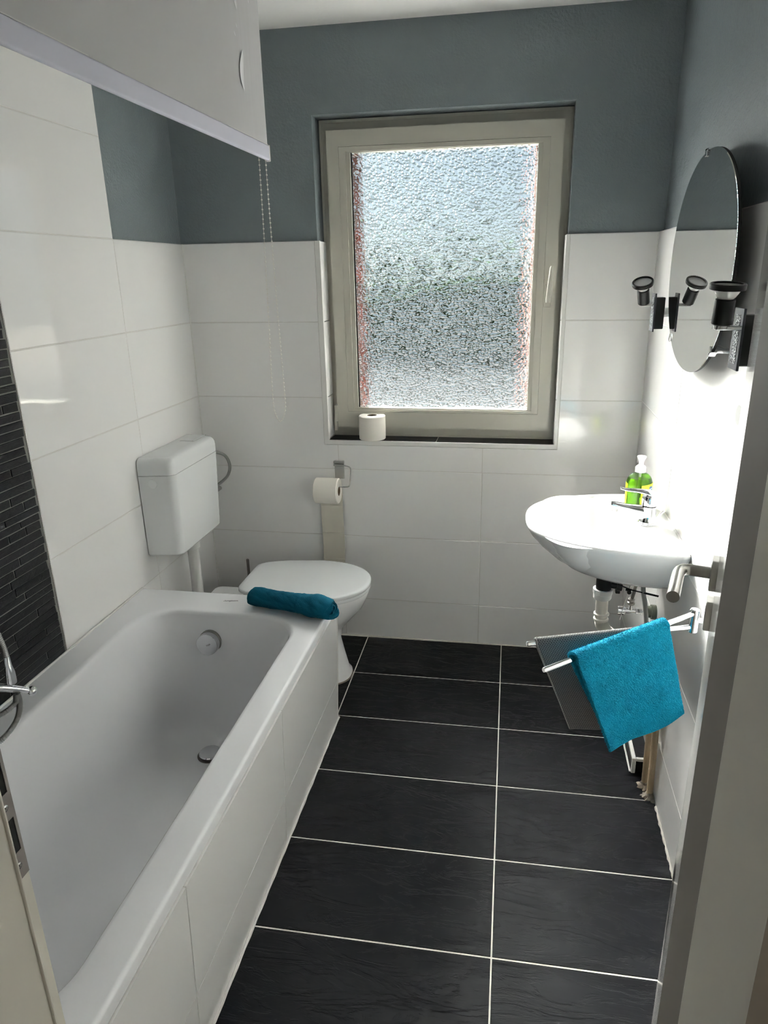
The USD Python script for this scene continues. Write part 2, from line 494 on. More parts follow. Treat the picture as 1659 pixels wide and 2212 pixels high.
# ------------------------------------------------------------------ back wall
WB = setting('wall_back')
YO = 0.25                                     # outer face
def wall_with_hole(x0, x1, y0, y1, z0, z1, hx0, hx1, hz0, hz1):
    return join(box(x0, hx0, y0, y1, z0, z1), box(hx1, x1, y0, y1, z0, z1), box(hx0, hx1, y0, y1, z0, hz0), box(hx0, hx1, y0, y1, hz1, z1))
part(WB, 'plaster', wall_with_hole(-0.25, 2.05, YP, 0.13, -0.1, ZC + 0.1, WX0, WX1, WZ0 - 0.02, WZ1), 'grey_paint')
part(WB, 'grout', join(box(0, WX0, 0.0009, YP + .001, 0, TOP), box(WX1, XR, 0.0009, YP + .001, 0, TOP), box(WX0, WX1, 0.0009, YP + .001, 0, WZ0 - .02)), 'grout_light')
part(WB, 'corner_joint', join(tube([(0.001, -.001, .0), (.001, -.001, TOP)], .0026, 8), tube([(XR - .001, -.001, .0), (XR - .001, -.001, TOP)], .0026, 8)), 'trim_white')
XCOL = [0.0, 0.6058, 1.2118, XR]
TR0, TR1, TRZ = 0.5475, 1.5085, 0.900         # outer edges of the white edging strips
for k in range(6):
    z0, z1 = ZROW[k], ZROW[k + 1]
    for c in range(3):
        x0, x1 = XCOL[c], XCOL[c + 1]
        if z1 <= TRZ + 1e-6:
            part(WB, 'tile', tile_box('x', x0, x1, z0, z1, 0.0, 1), 'white_tile')
            continue
        if z0 < TRZ:                           # the row that meets the sill
            if c == 0:
                p = [(x0, z0), (x1, z0), (x1, TRZ), (TR0, TRZ), (TR0, z1), (x0, z1)]
            elif c == 1:
                p = [(x0, z0), (x1, z0), (x1, TRZ), (x0, TRZ)]
            else:
                p = [(x0, z0), (x1, z0), (x1, z1), (TR1, z1), (TR1, TRZ), (x0, TRZ)]
            q = Polygon(p).buffer(-G_ / 2, join_style=2)
            part(WB, 'tile', prism(list(q.exterior.coords)[:-1], 'y', 0.0, 0.011), 'white_tile', smooth=False)
        elif c == 0:
            part(WB, 'tile', tile_box('x', x0, TR0, z0, z1, 0.0, 1), 'white_tile')
        elif c == 2:
            part(WB, 'tile', tile_box('x', TR1, x1, z0, z1, 0.0, 1), 'white_tile')
# white edging strips around the recess and the tiled recess sides
part(WB, 'edge_strip', cbox(TR0, TR0 + 0.0215, -0.0015, 0.012, TRZ, TOP, 0.0015), 'trim_white')
part(WB, 'edge_strip', cbox(TR1 - 0.0140, TR1, -0.0015, 0.012, TRZ, TOP, 0.0015), 'trim_white')
part(WB, 'edge_strip', cbox(TR0, TR1, -0.0018, 0.012, TRZ, WZ0 + 0.002, 0.0015), 'trim_white')
for z0, z1 in ((WZ0 + .004, ZROW[4]), (ZROW[4], ZROW[5]), (ZROW[5], TOP)):
    part(WB, 'tile', cbox(WX0 + .001, WX0 + .012, 0.012, 0.108, z0 + .0015, z1 - .0015), 'white_tile')
    part(WB, 'tile', cbox(WX1 - .0105, WX1 - .0005, 0.012, 0.108, z0 + .0015, z1 - .0015), 'white_tile')
SX = 1.020
for a, b in ((WX0 + .012, SX - .0018), (SX + .0018, WX1 - .011)):
    part(WB, 'sill_tile', cbox(a, b, -0.0005, 0.125, WZ0 - 0.010, WZ0 + 0.002, 0.001), 'slate_floor', smooth=False, label='black slate-look sill tile')
part(WB, 'sill_grout', box(WX0, WX1, 0.003, 0.13, WZ0 - 0.02, WZ0 - 0.0005), 'grout_light')

# outer leaf of brick with the window's brick reveal
part(WB, 'mortar', wall_with_hole(-0.25, 2.05, 0.13, YO, -0.1, ZC + 0.5, 0.673, 1.380, WZ0 + .02, WZ1 - .03), 'mortar')
for side in (0, 1):
    for k in range(17):
        z0 = WZ0 + 0.03 + k * 0.0745
        xx = (.660, .676) if side == 0 else (1.377, 1.392)
        part(WB, 'brick', cbox(xx[0], xx[1], 0.152 + (0.03 if k % 2 else 0), YO + .002, z0, min(z0 + 0.064, WZ1 - .03), .003), 'brick_red')

# ------------------------------------------------------------------ left wall
WL = setting('wall_left')
part(WL, 'plaster', box(-0.22, XPL, YF - 0.14, 0.13, -0.1, ZC + .1), 'grey_paint')
YL = -0.5028
part(WL, 'grout', join(box(XPL - .001, -0.0009, YL, 0.0, 0, TOP), box(XPL - .001, -0.0009, SLATE_Y, YL, 0, ZC)), 'grout_light')
zr = ZROW + [TOP + P_, TOP + 2 * P_, ZC + .0015]
for k in range(len(zr) - 1):
    if k < 6:
        part(WL, 'tile', tile_box('y', YL, 0.0, zr[k], zr[k + 1], 0.0, -1), 'white_tile')
    part(WL, 'tile', tile_box('y', SLATE_Y, YL, zr[k], zr[k + 1], 0.0, -1), 'white_tile')
# strip of split slate
part(WL, 'slate_bed', box(XPL - .001, -0.0018, -2.32, SLATE_Y - .003, 0.40, ZC), 'slate_grout')
zz, k = 0.492, 0
far = []
R2 = random.Random(11)
while zz < ZC - 0.012:
    h = 0.0235 + R2.uniform(-0.003, 0.004)
    y = SLATE_Y - 0.004 - R2.uniform(0, 0.010)
    while y > -2.30:
        ln = R2.uniform(0.05, 0.26)
        y2 = max(y - ln, -2.31)
        d = R2.uniform(0.0003, 0.0020)
        t0, t1 = R2.uniform(-.0012, .0012), R2.uniform(-.0012, .0012)
        # a sliver with slightly uneven edges
        a0, a1, g = y2 + .0010, y - .0010, R2.choice((.0002, .0004, .0006, .0009))
        e = [R2.uniform(-.0012, .0008) for _ in range(4)]
        P8 = [(x, yy, z) for x, m_ in ((-0.006, 0.0), (d, .0016)) for yy, z in ((a0 + m_, zz + g + m_ + e[0]), (a1 - m_, zz + g + m_ + e[1]), (a1 - m_ + e[2] * 2, zz + h - g - m_), (a0 + m_, zz + h - g - m_ + e[3]))]
        b = trimesh.convex.convex_hull(np.array(P8))
        if zz < 1.60 and y > -1.56:
            part(WL, 'slate_piece', b, 'slate_strip', smooth=False)
        else:
            far.append(b)
        y = y2
    zz += h
part(WL, 'slate_pieces_beyond', trimesh.util.concatenate(far), 'slate_strip', smooth=False, kind='stuff')

# ------------------------------------------------------------------ right wall
WR = setting('wall_right')
part(WR, 'plaster', box(XPR, XPR + .2, YF - 0.14, 0.13, -0.1, ZC + .1), 'grey_paint')
part(WR, 'grout', box(XR + .0009, XPR + .001, -2.33, 0.002, 0, TOP), 'grout_light')
YC = [0.0, -0.606, -1.212, -1.818, -2.33]
for k in range(6):
    for c in range(4):
        part(WR, 'tile', tile_box('y', YC[c + 1], YC[c], ZROW[k], ZROW[k + 1], XR, 1, t=0.019), 'white_tile')

# ------------------------------------------------------------------ front wall, door frame, hall
DX0, DX1, DZ = 0.862, 1.489, 2.02
WF = setting('wall_front')
part(WF, 'plaster', join(box(-0.2, DX0 - .01, -2.47, YF, -0.1, ZC + .1), box(DX1 + .01, 2.05, -2.47, YF, -0.1, ZC + .1), box(DX0 - .02, DX1 + .02, -2.47, YF, DZ + .01, ZC + .1)), 'grey_paint')
part(WF, 'tiling', join(box(0.0, DX0 - .066, YF - .001, YF + .010, 0, TOP), box(DX1 + .066, XR, YF - .001, YF + .010, 0, TOP)), 'white_tile')  # unseen tiling, added for the light it bounces back into the room
T1 = setting('trim_1')
def jamb(side):
    """profile in (x, y), seen from above; side -1: latch side, +1: hinge side"""
    if side < 0:
        p = [(DX0 - .065, YF + .03), (DX0, YF + .03), (DX0, -2.325), (DX0 + .015, -2.327), (DX0 + .015, -2.488), (DX0 - .07, -2.488), (DX0 - .07, -2.470), (DX0 - .012, -2.470), (DX0 - .012, YF), (DX0 - .065, YF)]
        return prism(p[::-1], 'z', 0.0, DZ)
    x = DX1
    p = [(x + .065, YF + .03), (x, YF + .03), (x, -2.390), (x - .015, -2.392), (x - .015, -2.490), (x + .07, -2.490), (x + .07, -2.470), (x + .012, -2.470), (x + .012, YF), (x + .065, YF)]
    return prism(p, 'z', 0.0, DZ)
part(T1, 'jamb', jamb(-1), 'frame_paint', smooth=False)
part(T1, 'jamb', jamb(1), 'frame_paint', smooth=False)
part(T1, 'head', box(DX0 - .065, DX1 + .065, -2.488, YF + .03, DZ, DZ + .06), 'frame_paint')
part(T1, 'edge_bead', tube([(DX0 + .0150, -2.3285, 0.0), (DX0 + .0150, -2.3285, DZ)], 0.0024, 10), 'frame_paint')
part(T1, 'seal', box(DX1 - .0012, DX1 + .001, -2.3895, -2.3005, 0.0, DZ), 'rebate_shade')  # thin dark strip: shade of the hinge-side rebate put into the colour
# strike plate with two recesses and screws
sp = box(DX0 - .002, DX0 + .0014, -2.3245, -2.3003, 1.006, 1.215)
holes = join(box(DX0 - .02, DX0 + .01, -2.3190, -2.3040, 1.038, 1.078), box(DX0 - .02, DX0 + .01, -2.3190, -2.3040, 1.108, 1.175))
STK = part(T1, 'strike_plate', man(sp) - man(join(holes)), 'steel_dark', smooth=False, label='dark metal strike plate')
part(T1, 'strike_recess', join(box(DX0 - .0015, DX0 + .0004, -2.3190, -2.3040, 1.038, 1.078), box(DX0 - .0015, DX0 + .0004, -2.3190, -2.3040, 1.108, 1.175)), 'black_hole')
for z in (1.0225, 1.0935):
    part(STK, 'screw', join(lathe([(.0038, 0), (.0038, .0012), (.0022, .0016), (.0016, .0006)], (DX0 + .0008, -2.3115, z), (1, 0, 0), 16)), 'chrome_worn')
# hall beyond the doorway, behind the camera
for nm, m_, mt in (('floor_hall', box(0.2, 2.6, -4.2, -2.42, -.06, 0.0), 'hall_floor'), ('ceiling_hall', box(0.0, 2.8, -4.3, -2.47, ZC, ZC + .1), 'hall_paint'),
                   ('wall_hall', join(box(0.1, 0.2, -4.2, -2.47, 0, ZC), box(2.6, 2.7, -4.2, -2.47, 0, ZC), box(0.1, 2.7, -4.3, -4.2, 0, ZC)), 'hall_paint')):
    s_ = setting(nm)
    part(s_, 'surface', m_, mt)

# ------------------------------------------------------------------ door leaf, opened into the room
D1 = setting('door_1')
Hx, Lx = np.array([1.497, -2.292]), np.array([1.6835, -1.633])
dl = (Lx - Hx) / np.linalg.norm(Lx - Hx)            # from hinge to latch
dn = np.array([-dl[1], dl[0]])                      # towards the room's left
M_door = basis([Hx[0], Hx[1], 0], [dl[0], dl[1], 0], [dn[0], dn[1], 0], [0, 0, 1])
LEN = float(np.linalg.norm(Lx - Hx))
part(D1, 'leaf', place(cbox(0, LEN, -.040, 0, 0.008, 2.0, .0015), M_door), 'door_lacquer')
hz = 1.106
def rounded_plate(cx, cz, w, h, r, y0, y1):
    ring = rrect(cx - w / 2, cx + w / 2, cz - h / 2, cz + h / 2, r, 0, 8, 2)
    rings = [np.column_stack([ring[:, 0], np.full(len(ring), y), ring[:, 1]]) for y in (y0,)]
    c = np.array([cx, 0, cz])
    for y, s in ((y1 - .0012, 1.0), (y1, 0.95)):
        q = (np.column_stack([ring[:, 0], np.zeros(len(ring)), ring[:, 1]]) - c) * s + c
        q[:, 1] = y
        rings.append(q)
    return loft(rings)
HL = LEN - 0.036
DH = part(D1, 'handle', place(tube(cat_rom([(HL, .004, hz), (HL, .030, hz), (HL, .044, hz), (HL - .006, .0535, hz), (HL - .022, .0575, hz), (HL - .06, .058, hz), (HL - .118, .058, hz)], 6), 0.0098, 18), M_door), 'steel', label='brushed steel lever handle')
part(DH, 'rosette', place(rounded_plate(HL, hz, .046, .052, .010, 0.0, .0105), M_door), 'steel')
part(D1, 'key_rosette', place(rounded_plate(HL, hz - .072, .046, .052, .010, 0.0, .0105), M_door), 'steel', label='brushed steel keyhole plate')
for z in (0.25, 1.75):
    part(D1, 'hinge', cyl((1.498, -2.292, z), (1.498, -2.292, z + .09), .007, 14), 'steel')
#SETTING_END
# ------------------------------------------------------------------ window
WN = setting('window_1')
def ring_frame(x0, x1, z0, z1, w, y0, y1, wt=None, wb=None):
    wt, wb = wt or w, wb or w
    o = Polygon([(x0, z0), (x1, z0), (x1, z1), (x0, z1)], [[(x0 + w, z0 + wb), (x1 - w, z0 + wb), (x1 - w, z1 - wt), (x0 + w, z1 - wt)]])
    m = trimesh.creation.extrude_polygon(o, y1 - y0, engine='earcut')
    v = np.column_stack([m.vertices[:, 0], m.vertices[:, 2] + y0, m.vertices[:, 1]])
    m = trimesh.Trimesh(v, m.faces, process=False)
    if m.volume < 0:
        m.invert()
    return m
part(WN, 'frame', ring_frame(WX0 + .005, WX1 - .001, WZ0 - .005, WZ1 - .004, .055, 0.100, 0.160), 'window_paint', smooth=False)
part(WN, 'frame_lip', ring_frame(WX0 + .0045, WX1 - .0005, WZ0 + .0, WZ1 - .0035, .010, 0.0955, 0.100), 'window_paint', smooth=False)
S0, S1, SZ0, SZ1 = 0.5935, 1.4715, 0.962, 2.0900
PX0, PX1, PZ0, PZ1 = 0.6845, 1.3945, 1.0405, 2.0165
SA = part(WN, 'sash', ring_frame(S0, S1, SZ0, SZ1, .046, 0.066, 0.130, .056, .066), 'window_paint', smooth=False)
b0 = .0465
part(SA, 'glazing_bead', ring_frame(S0 + b0, S1 - b0, SZ0 + .067, SZ1 - .057, .026, 0.0675, 0.126, .016, .010), 'window_paint', smooth=False)
part(SA, 'glazing_bead', ring_frame(S0 + .062, S1 - .062, SZ0 + .068, SZ1 - .062, .0265, 0.074, 0.0900, .0135, .0145), 'window_paint', smooth=False)
part(WN, 'pane', box(PX0 - .015, PX1 + .015, 0.094, 0.0985, PZ0 - .015, PZ1 + .015), 'textured_glass', smooth=False)
part(WN, 'gasket', ring_frame(PX0 - .020, PX1 + .020, PZ0 - .020, PZ1 + .020, .0215, 0.0900, 0.0938), 'black_plastic', smooth=False)
part(WN, 'hinge', join(cbox(S0 - .013, S0 + .002, .060, .100, .985, 1.055, .002), cbox(S0 - .017, S0 - .004, .066, .100, .945, 1.0, .002)), 'window_paint')
# handle
hx, hzz = 1.4425, 1.475
WH = part(WN, 'handle', join(cbox(hx - .0125, hx + .0125, .0585, .066, hzz - .030, hzz + .054, .002)), 'window_paint', label='cream window handle pointing up')
lev = []
for t, w, d in ((0, .010, .0), (.08, .0115, .0), (.3, .0105, .0), (.65, .009, 0), (.95, .0072, 0), (1.0, .004, 0)):
    c = np.array([hx + .002 + .006 * t, .045 - .022 * math.sin(t * 1.9), hzz - .012 + .132 * t])
    th = np.linspace(0, 2 * np.pi, 16, endpoint=False)
    lev.append(np.column_stack([c[0] + w * np.cos(th), c[1] + .0075 * np.sin(th), np.full(16, c[2])]))
part(WH, 'lever', join(loft(lev), cyl((hx, .064, hzz), (hx + .001, .044, hzz), .0085, 16)), 'window_paint')

# ------------------------------------------------------------------ outside
GR = setting('ground')
part(GR, 'soil', box(-18, 20, 0.36, 30, -0.9, -0.45), 'soil')
part(GR, 'paving', box(-9, 11, 0.36, 10.6, -0.45, -0.40), 'paving')
def leafy(name, label, x0, x1, y0, y1, z0, z1, seed, cat='hedge'):
    t = thing(name, label, cat)
    b = trimesh.creation.box([x1 - x0, y1 - y0, z1 - z0])
    b.apply_translation([(x0 + x1) / 2, (y0 + y1) / 2, (z0 + z1) / 2])
    b = b.subdivide_to_size(0.30)
    v = b.vertices.copy()
    n = b.vertex_normals
    d = meshkit.fbm(v * 2.2, 4, seed)[:, None] - 0.5
    v[:, 2] += np.clip(v[:, 2] - z0, 0, 9) / (z1 - z0) * (meshkit.fbm(v * [.45, .45, 0], 3, seed + 5) - .42) * 1.6
    b.vertices = v + n * d * 0.8
    part(t, 'foliage', b, 'foliage', smooth=False)
    g_ = np.random.default_rng(seed)
    n_l = 9000
    c_ = np.column_stack([g_.uniform(x0, x1, n_l), g_.uniform(y0, y1, n_l), z1 - .9 + g_.gamma(2.0, .42, n_l)])
    q_ = g_.normal(0, .075, (n_l, 3, 3)) + c_[:, None]
    part(t, 'leaves', (q_.reshape(-1, 3), np.arange(3 * n_l).reshape(-1, 3)), 'foliage', smooth=False, kind='stuff')
    tr = [cyl((x0 + (x1 - x0) * q, (y0 + y1) / 2, -0.5), (x0 + (x1 - x0) * q, (y0 + y1) / 2, z0 + .4), .05, 8) for q in (.2, .5, .8)]
    for m_ in tr:
        part(t, 'trunk', m_, 'soil')
leafy('garden_hedge', 'green garden hedge seen blurred through the textured window glass', -7.5, 6.5, 10.6, 12.0, -0.42, 0.95, 3)

# ------------------------------------------------------------------ bathtub and its tiled side
BT = thing('bathtub', 'white built-in acrylic bathtub along the left wall', 'bathtub')
TX1, TYB, TYF, RZ = 0.7385, -0.632, -2.2995, 0.4935
rings = []
def tr(inset, z, r, x0=0.0015, x1=TX1, y0=TYF, y1=TYB):
    rings.append(rrect(x0 + (inset if inset < 0.03 else inset), x1 - inset, y0 + inset, y1 - inset, r, z, 14, 16))
rings.append(rrect(.0015, TX1, TYF, TYB, .012, .4555, 14, 16))
rings.append(rrect(.0015, TX1, TYF, TYB, .012, .4850, 14, 16))
rings.append(rrect(.0015 + .002, TX1 - .003, TYF + .003, TYB - .003, .012, .4910, 14, 16))
rings.append(rrect(.0015 + .006, TX1 - .009, TYF + .008, TYB - .009, .014, .4935, 14, 16))
IX0, IX1, IY0, IY1 = .098, .662, -2.175, -.776
rings.append(rrect(IX0 - .008, IX1 + .006, IY0 - .01, IY1 + .010, .146, .4940, 14, 16))
rings.append(rrect(IX0 + .001, IX1 - .001, IY0 + .001, IY1 - .001, .142, .4928, 14, 16))
rings.append(rrect(IX0 + .008, IX1 - .0055, IY0 + .010, IY1 - .007, .14, .4888, 14, 16))
rings.append(rrect(IX0 + .0145, IX1 - .0095, IY0 + .018, IY1 - .012, .137, .4800, 14, 16))
for f, z in ((0.0, .452), (.30, .36), (.6, .26), (.82, .175), (.92, .135)):
    rings.append(rrect(IX0 + .026 + .075 * f, IX1 - .016 - .070 * f, IY0 + .035 + .26 * f, IY1 - .018 - .075 * f, .135, z, 14, 16))
for q, z in ((.012, .108), (.030, .090), (.055, .079), (.10, .0745)):
    rings.append(rrect(IX0 + .098 + q, IX1 - .084 - q, IY0 + .285 + q, IY1 - .09 - q, .13, z, 14, 16))
under = []
for f, z in ((1.0, .118), (.92, .128), (.82, .168), (.6, .252), (.30, .352), (0.0, .442)):
    under.append(rrect(IX0 + .021 + .075 * f, IX1 - .011 - .070 * f, IY0 + .030 + .26 * f, IY1 - .013 - .075 * f, .135, z, 14, 16))
under = [rrect(IX0 + .108 + .02, IX1 - .094 - .02, IY0 + .30, IY1 - .10, .12, .068, 14, 16), rrect(IX0 + .098, IX1 - .084, IY0 + .285, IY1 - .09, .13, .074, 14, 16)] + under
under += [rrect(IX0 + .012, IX1 - .004, IY0 + .015, IY1 - .006, .14, .462, 14, 16), rrect(IX0 - .010, IX1 + .006, IY0 - .01, IY1 + .012, .145, .4700, 14, 16), rrect(.0055, TX1 - .004, TYF + .004, TYB - .004, .012, .4700, 14, 16), rrect(.0055, TX1 - .004, TYF + .004, TYB - .004, .012, .4615, 14, 16)]
rings[0][:, 2] = .4615
tubm = loft(under + rings, True, True)
part(BT, 'tub', tubm, 'acrylic', smooth=60)
# overflow cap on the far inner wall, drain in the floor
oc = np.array([.335, -.800, .392])
oa = np.array([0, -1.0, .10])
OV = part(BT, 'overflow_cap', lathe([(.030, .012), (.0365, .013), (.0385, .017), (.0385, .036), (.0365, .0395), (.010, .0402)], oc, oa, 40), 'chrome_cap', label='round chrome overflow cap')
part(OV, 'collar', lathe([(.041, -.01), (.041, .011), (.036, .013)], oc, oa, 40), 'steel')
DR = part(BT, 'drain_cover', lathe([(.036, 0), (.0365, .004), (.034, .0075), (.018, .0095), (.004, .010)], (.383, -.995, .080), (0, 0, 1), 40), 'chrome', label='round chrome drain cover')
part(DR, 'drain_ring', lathe([(.042, -.004), (.042, .0012), (.037, .0016)], (.383, -.995, .0755), (0, 0, 1), 40), 'steel_dark')
txt = meshkit.text_mesh('Jungborn', .0085, .0004)
txt.apply_translation(-txt.bounds.mean(0) * [1, 1, 0])
part(BT, 'sealant', tube([(.0052, y, .4945) for y in np.linspace(-2.25, TYB - .004, 24)], .0042, 10), 'trim_white')
part(BT, 'lettering', place(txt, basis([.372, -.694, .4937], [math.cos(.12), math.sin(.12), 0], [-math.sin(.12), math.cos(.12), 0], [0, 0, 1])), 'print_black', smooth=False)
lt = meshkit.text_mesh('viega', .006, .0003)
lt.apply_translation(-lt.bounds.mean(0) * [1, 1, 0])
Mo = basis(oc + oa / np.linalg.norm(oa) * .0402 + np.array([.004, 0, 0]), [math.cos(.5), 0, math.sin(.5)], np.cross([0, -.995, .0995], [math.cos(.5), 0, math.sin(.5)]), [0, -.995, .0995])
part(OV, 'lettering', place(join(lt, place(lathe([(.003, 0), (.003, .0003)], (-.014, .000, 0), (0, 0, 1), 12), np.eye(4))), Mo), 'steel_dark', smooth=False)

BS = thing('bath_surround', 'white tiled side panel in front of the bathtub', 'bath panel')
ST, SB = .7425, .7245                        # the panel leans a little
ZT = .4595
def panel_box(y0, y1, z0, z1, off0, off1):
    def X(z): return SB + (ST - SB) * z / ZT
    P = [(X(z) + o, y, z) for o in (off0, off1) for y in (y0, y1) for z in (z0, z1)]
    return trimesh.convex.convex_hull(np.array(P))
part(BS, 'panel', panel_box(-2.328, TYB - .003, .0, ZT - .003, -.05, -.0025), 'grout_light', smooth=False)
ys = [TYB - .006, -1.245, -1.829, -2.328]
for k in range(3):
    for z0, z1 in ((.0045, .1622), (.1652, ZT - .002)):
        y1, y0 = ys[k] - .0015, ys[k + 1] + .0015
        t_ = panel_box(y0, y1, z0, z1, -.008, 0)
        part(BS, 'tile', t_, 'white_tile', smooth=False)
part(BS, 'edge_strip', panel_box(TYB - .0075, TYB + .0035, .0, ZT - .001, -.05, .0012), 'trim_white', smooth=False)
part(BS, 'end_panel', box(.004, .70, TYB - .012, TYB - .001, .0, ZT - .004), 'white_tile')

# ------------------------------------------------------------------ toilet
TO = thing('toilet', 'white floor-standing toilet with closed lid between bathtub and window wall', 'toilet')
TY = -.337
def oval(xa, xb, hw, z, nf=2.3, nb=2.6, n=64, yc=TY, cx=None):
    """Egg outline: back at xa, front at xb, half width hw."""
    cx = xa + (xb - xa) * .47 if cx is None else cx
    th = np.linspace(0, 2 * np.pi, n, endpoint=False)
    c, s = np.cos(th), np.sin(th)
    ex = np.where(c >= 0, nf, nb)
    x = cx + np.sign(c) * np.abs(c) ** (2 / ex) * np.where(c >= 0, xb - cx, cx - xa)
    y = yc + np.sign(s) * np.abs(s) ** (2 / ex) * hw
    return np.column_stack([x, y, np.full(n, z)])
bowl = [oval(.300, .708, .112, 0.0, 2.4, 4), oval(.300, .710, .113, .016, 2.4, 4), oval(.305, .700, .106, .024, 2.4, 4), oval(.31, .683, .097, .10, 2.3, 3.5), oval(.31, .668, .098, .17, 2.3, 3.2),
        oval(.29, .682, .115, .225, 2.2, 3), oval(.275, .725, .143, .275, 2.1, 3), oval(.275, .768, .167, .325, 2.1, 2.6), oval(.285, .788, .179, .370, 2.1, 2.4), oval(.290, .793, .181, .392, 2.1, 2.4), oval(.300, .788, .176, .398, 2.1, 2.4)]
part(TO, 'bowl', loft(bowl), 'ceramic', smooth=50)
part(TO, 'foot_joint', loft([oval(.296, .712, .116, 0.0, 2.4, 4), oval(.296, .712, .116, .005, 2.4, 4)]), 'silicone')
part(TO, 'inlet', join(loft([rrect(.122, .33, TY - .070, TY + .070, .03, z) for z in (.262, .338)]), cyl((.110, TY, .298), (.20, TY, .298), .034, 24)), 'ceramic', smooth=40)
seat = [oval(.345, .796, .186, .399, 2.15, 2.6), oval(.343, .799, .188, .404, 2.15, 2.6), oval(.345, .797, .186, .413, 2.15, 2.6)]
part(TO, 'seat', loft(seat), 'lid_plastic', smooth=50)
def lid_ring(z, q):
    th = np.linspace(0, 2 * np.pi, 96, endpoint=False)
    r = oval(.292, .800, .190, z, 2.15, 9.0, 96, cx=.56)
    # shoulders: the rear of the lid narrows towards the hinge
    xx = np.clip((.50 - r[:, 0]) / .20, 0, 1)
    r[:, 1] = TY + (r[:, 1] - TY) * (1 - .26 * xx ** 1.2)
    c = np.array([.57, TY, z])
    return (r - c) * [q, q, 1] + c
lid = [lid_ring(.4145, .985), lid_ring(.417, 1.0), lid_ring(.426, 1.0), lid_ring(.431, .985), lid_ring(.4335, .93), lid_ring(.4355, .6), lid_ring(.436, .2)]
part(TO, 'lid', loft(lid), 'lid_plastic', smooth=50)
part(TO, 'hinge', rbox(.285, .330, TY - .085, TY + .085, .394, .420, .010), 'lid_plastic')

# cistern on the left wall
CI = thing('cistern', 'white plastic toilet cistern hung low on the left wall', 'cistern')
def cis(z, ins=0.0, x1=.131):
    t = (z - .585) / (.965 - .585)
    y0 = -.562 + .012 * (1 - t) * 0 + ins
    y1 = -.118 - .040 * (1 - t) - ins
    xf = x1 - ins
    # front edge rounded, back flat on the wall
    r = .030
    pts = [(.0025, y1), (.0025, y0)]
    a = np.radians(np.linspace(-90, 0, 10))
    pts = [(.004, y0)]
    yq0, yq1 = y0 + .018, y1 - .018
    pts += [(xf - r + r * math.cos(q), yq0 + r * (1 + math.sin(q)) - .0) for q in a]
    pts += [(xf - r + r * math.cos(q), yq1 - r * (1 - math.sin(q))) for q in np.radians(np.linspace(0, 90, 10))]
    pts += [(.004, y1)]
    p = np.array(pts)
    d = np.vstack([p, p[:1]])
    # resample evenly in segments so that all rings match
    return np.column_stack([p, np.full(len(p), z)])
part(CI, 'tank', loft([cis(.586, .016), cis(.590, .006), cis(.600, 0)] + [cis(z) for z in np.linspace(.64, .9005, 6)]), 'tank_plastic', smooth=50)
def rot_in(z, k):
    r = cis(.905, 0)
    r[:, 2] = z
    c = r.mean(0)
    c[0] = .0025
    return (r - c) * [1 - k * .9, 1 - k * .55, 1] + c
part(CI, 'lid', loft([rot_in(.9022, 0), rot_in(.930, 0), rot_in(.945, .012), rot_in(.956, .05), rot_in(.9625, .11), rot_in(.965, .22)]), 'tank_plastic', smooth=60)
part(CI, 'flush_button', cbox(.032, .088, -.268, -.158, .9635, .9672, .0012), 'tank_plastic')
part(CI, 'button_gap', box(.030, .090, -.271, -.155, .9630, .9654), 'hose_grey')
part(CI, 'side_cap', lathe([(.017, .0), (.017, .0022), (.0155, .003)], (.055, -.5575, .873), (0, -1, 0), 28), 'tank_plastic')
FPX, FPY = .075, -.352
part(CI, 'flush_pipe', tube(cat_rom([(FPX, FPY, .585), (FPX, FPY, .45), (FPX, FPY, .345), (FPX + .008, FPY + .004, .318), (FPX + .020, TY, .300), (.109, TY, .298)], 6), .0225, 24), 'pipe_plastic')
part(CI, 'flush_nut', lathe([(.028, 0), (.031, .004), (.031, .030), (.027, .045)], (FPX, FPY, .545), (0, 0, 1), 28), 'pipe_plastic')
part(CI, 'supply_hose', tube(cat_rom([(.070, -.115, .880), (.085, -.075, .873), (.115, -.045, .850), (.128, -.036, .805), (.115, -.037, .760), (.085, -.050, .730), (.055, -.06, .712)], 6), .0065, 12), 'hose_grey')
part(CI, 'stop_valve', join(cyl((.055, -.06, .70), (.055, -.06, .73), .009, 14), cyl((.055, -.001, .690), (.055, -.060, .690), .010, 16), cyl((.055, -.06, .640), (.055, -.06, .70), .010, 16)), 'chrome_worn')

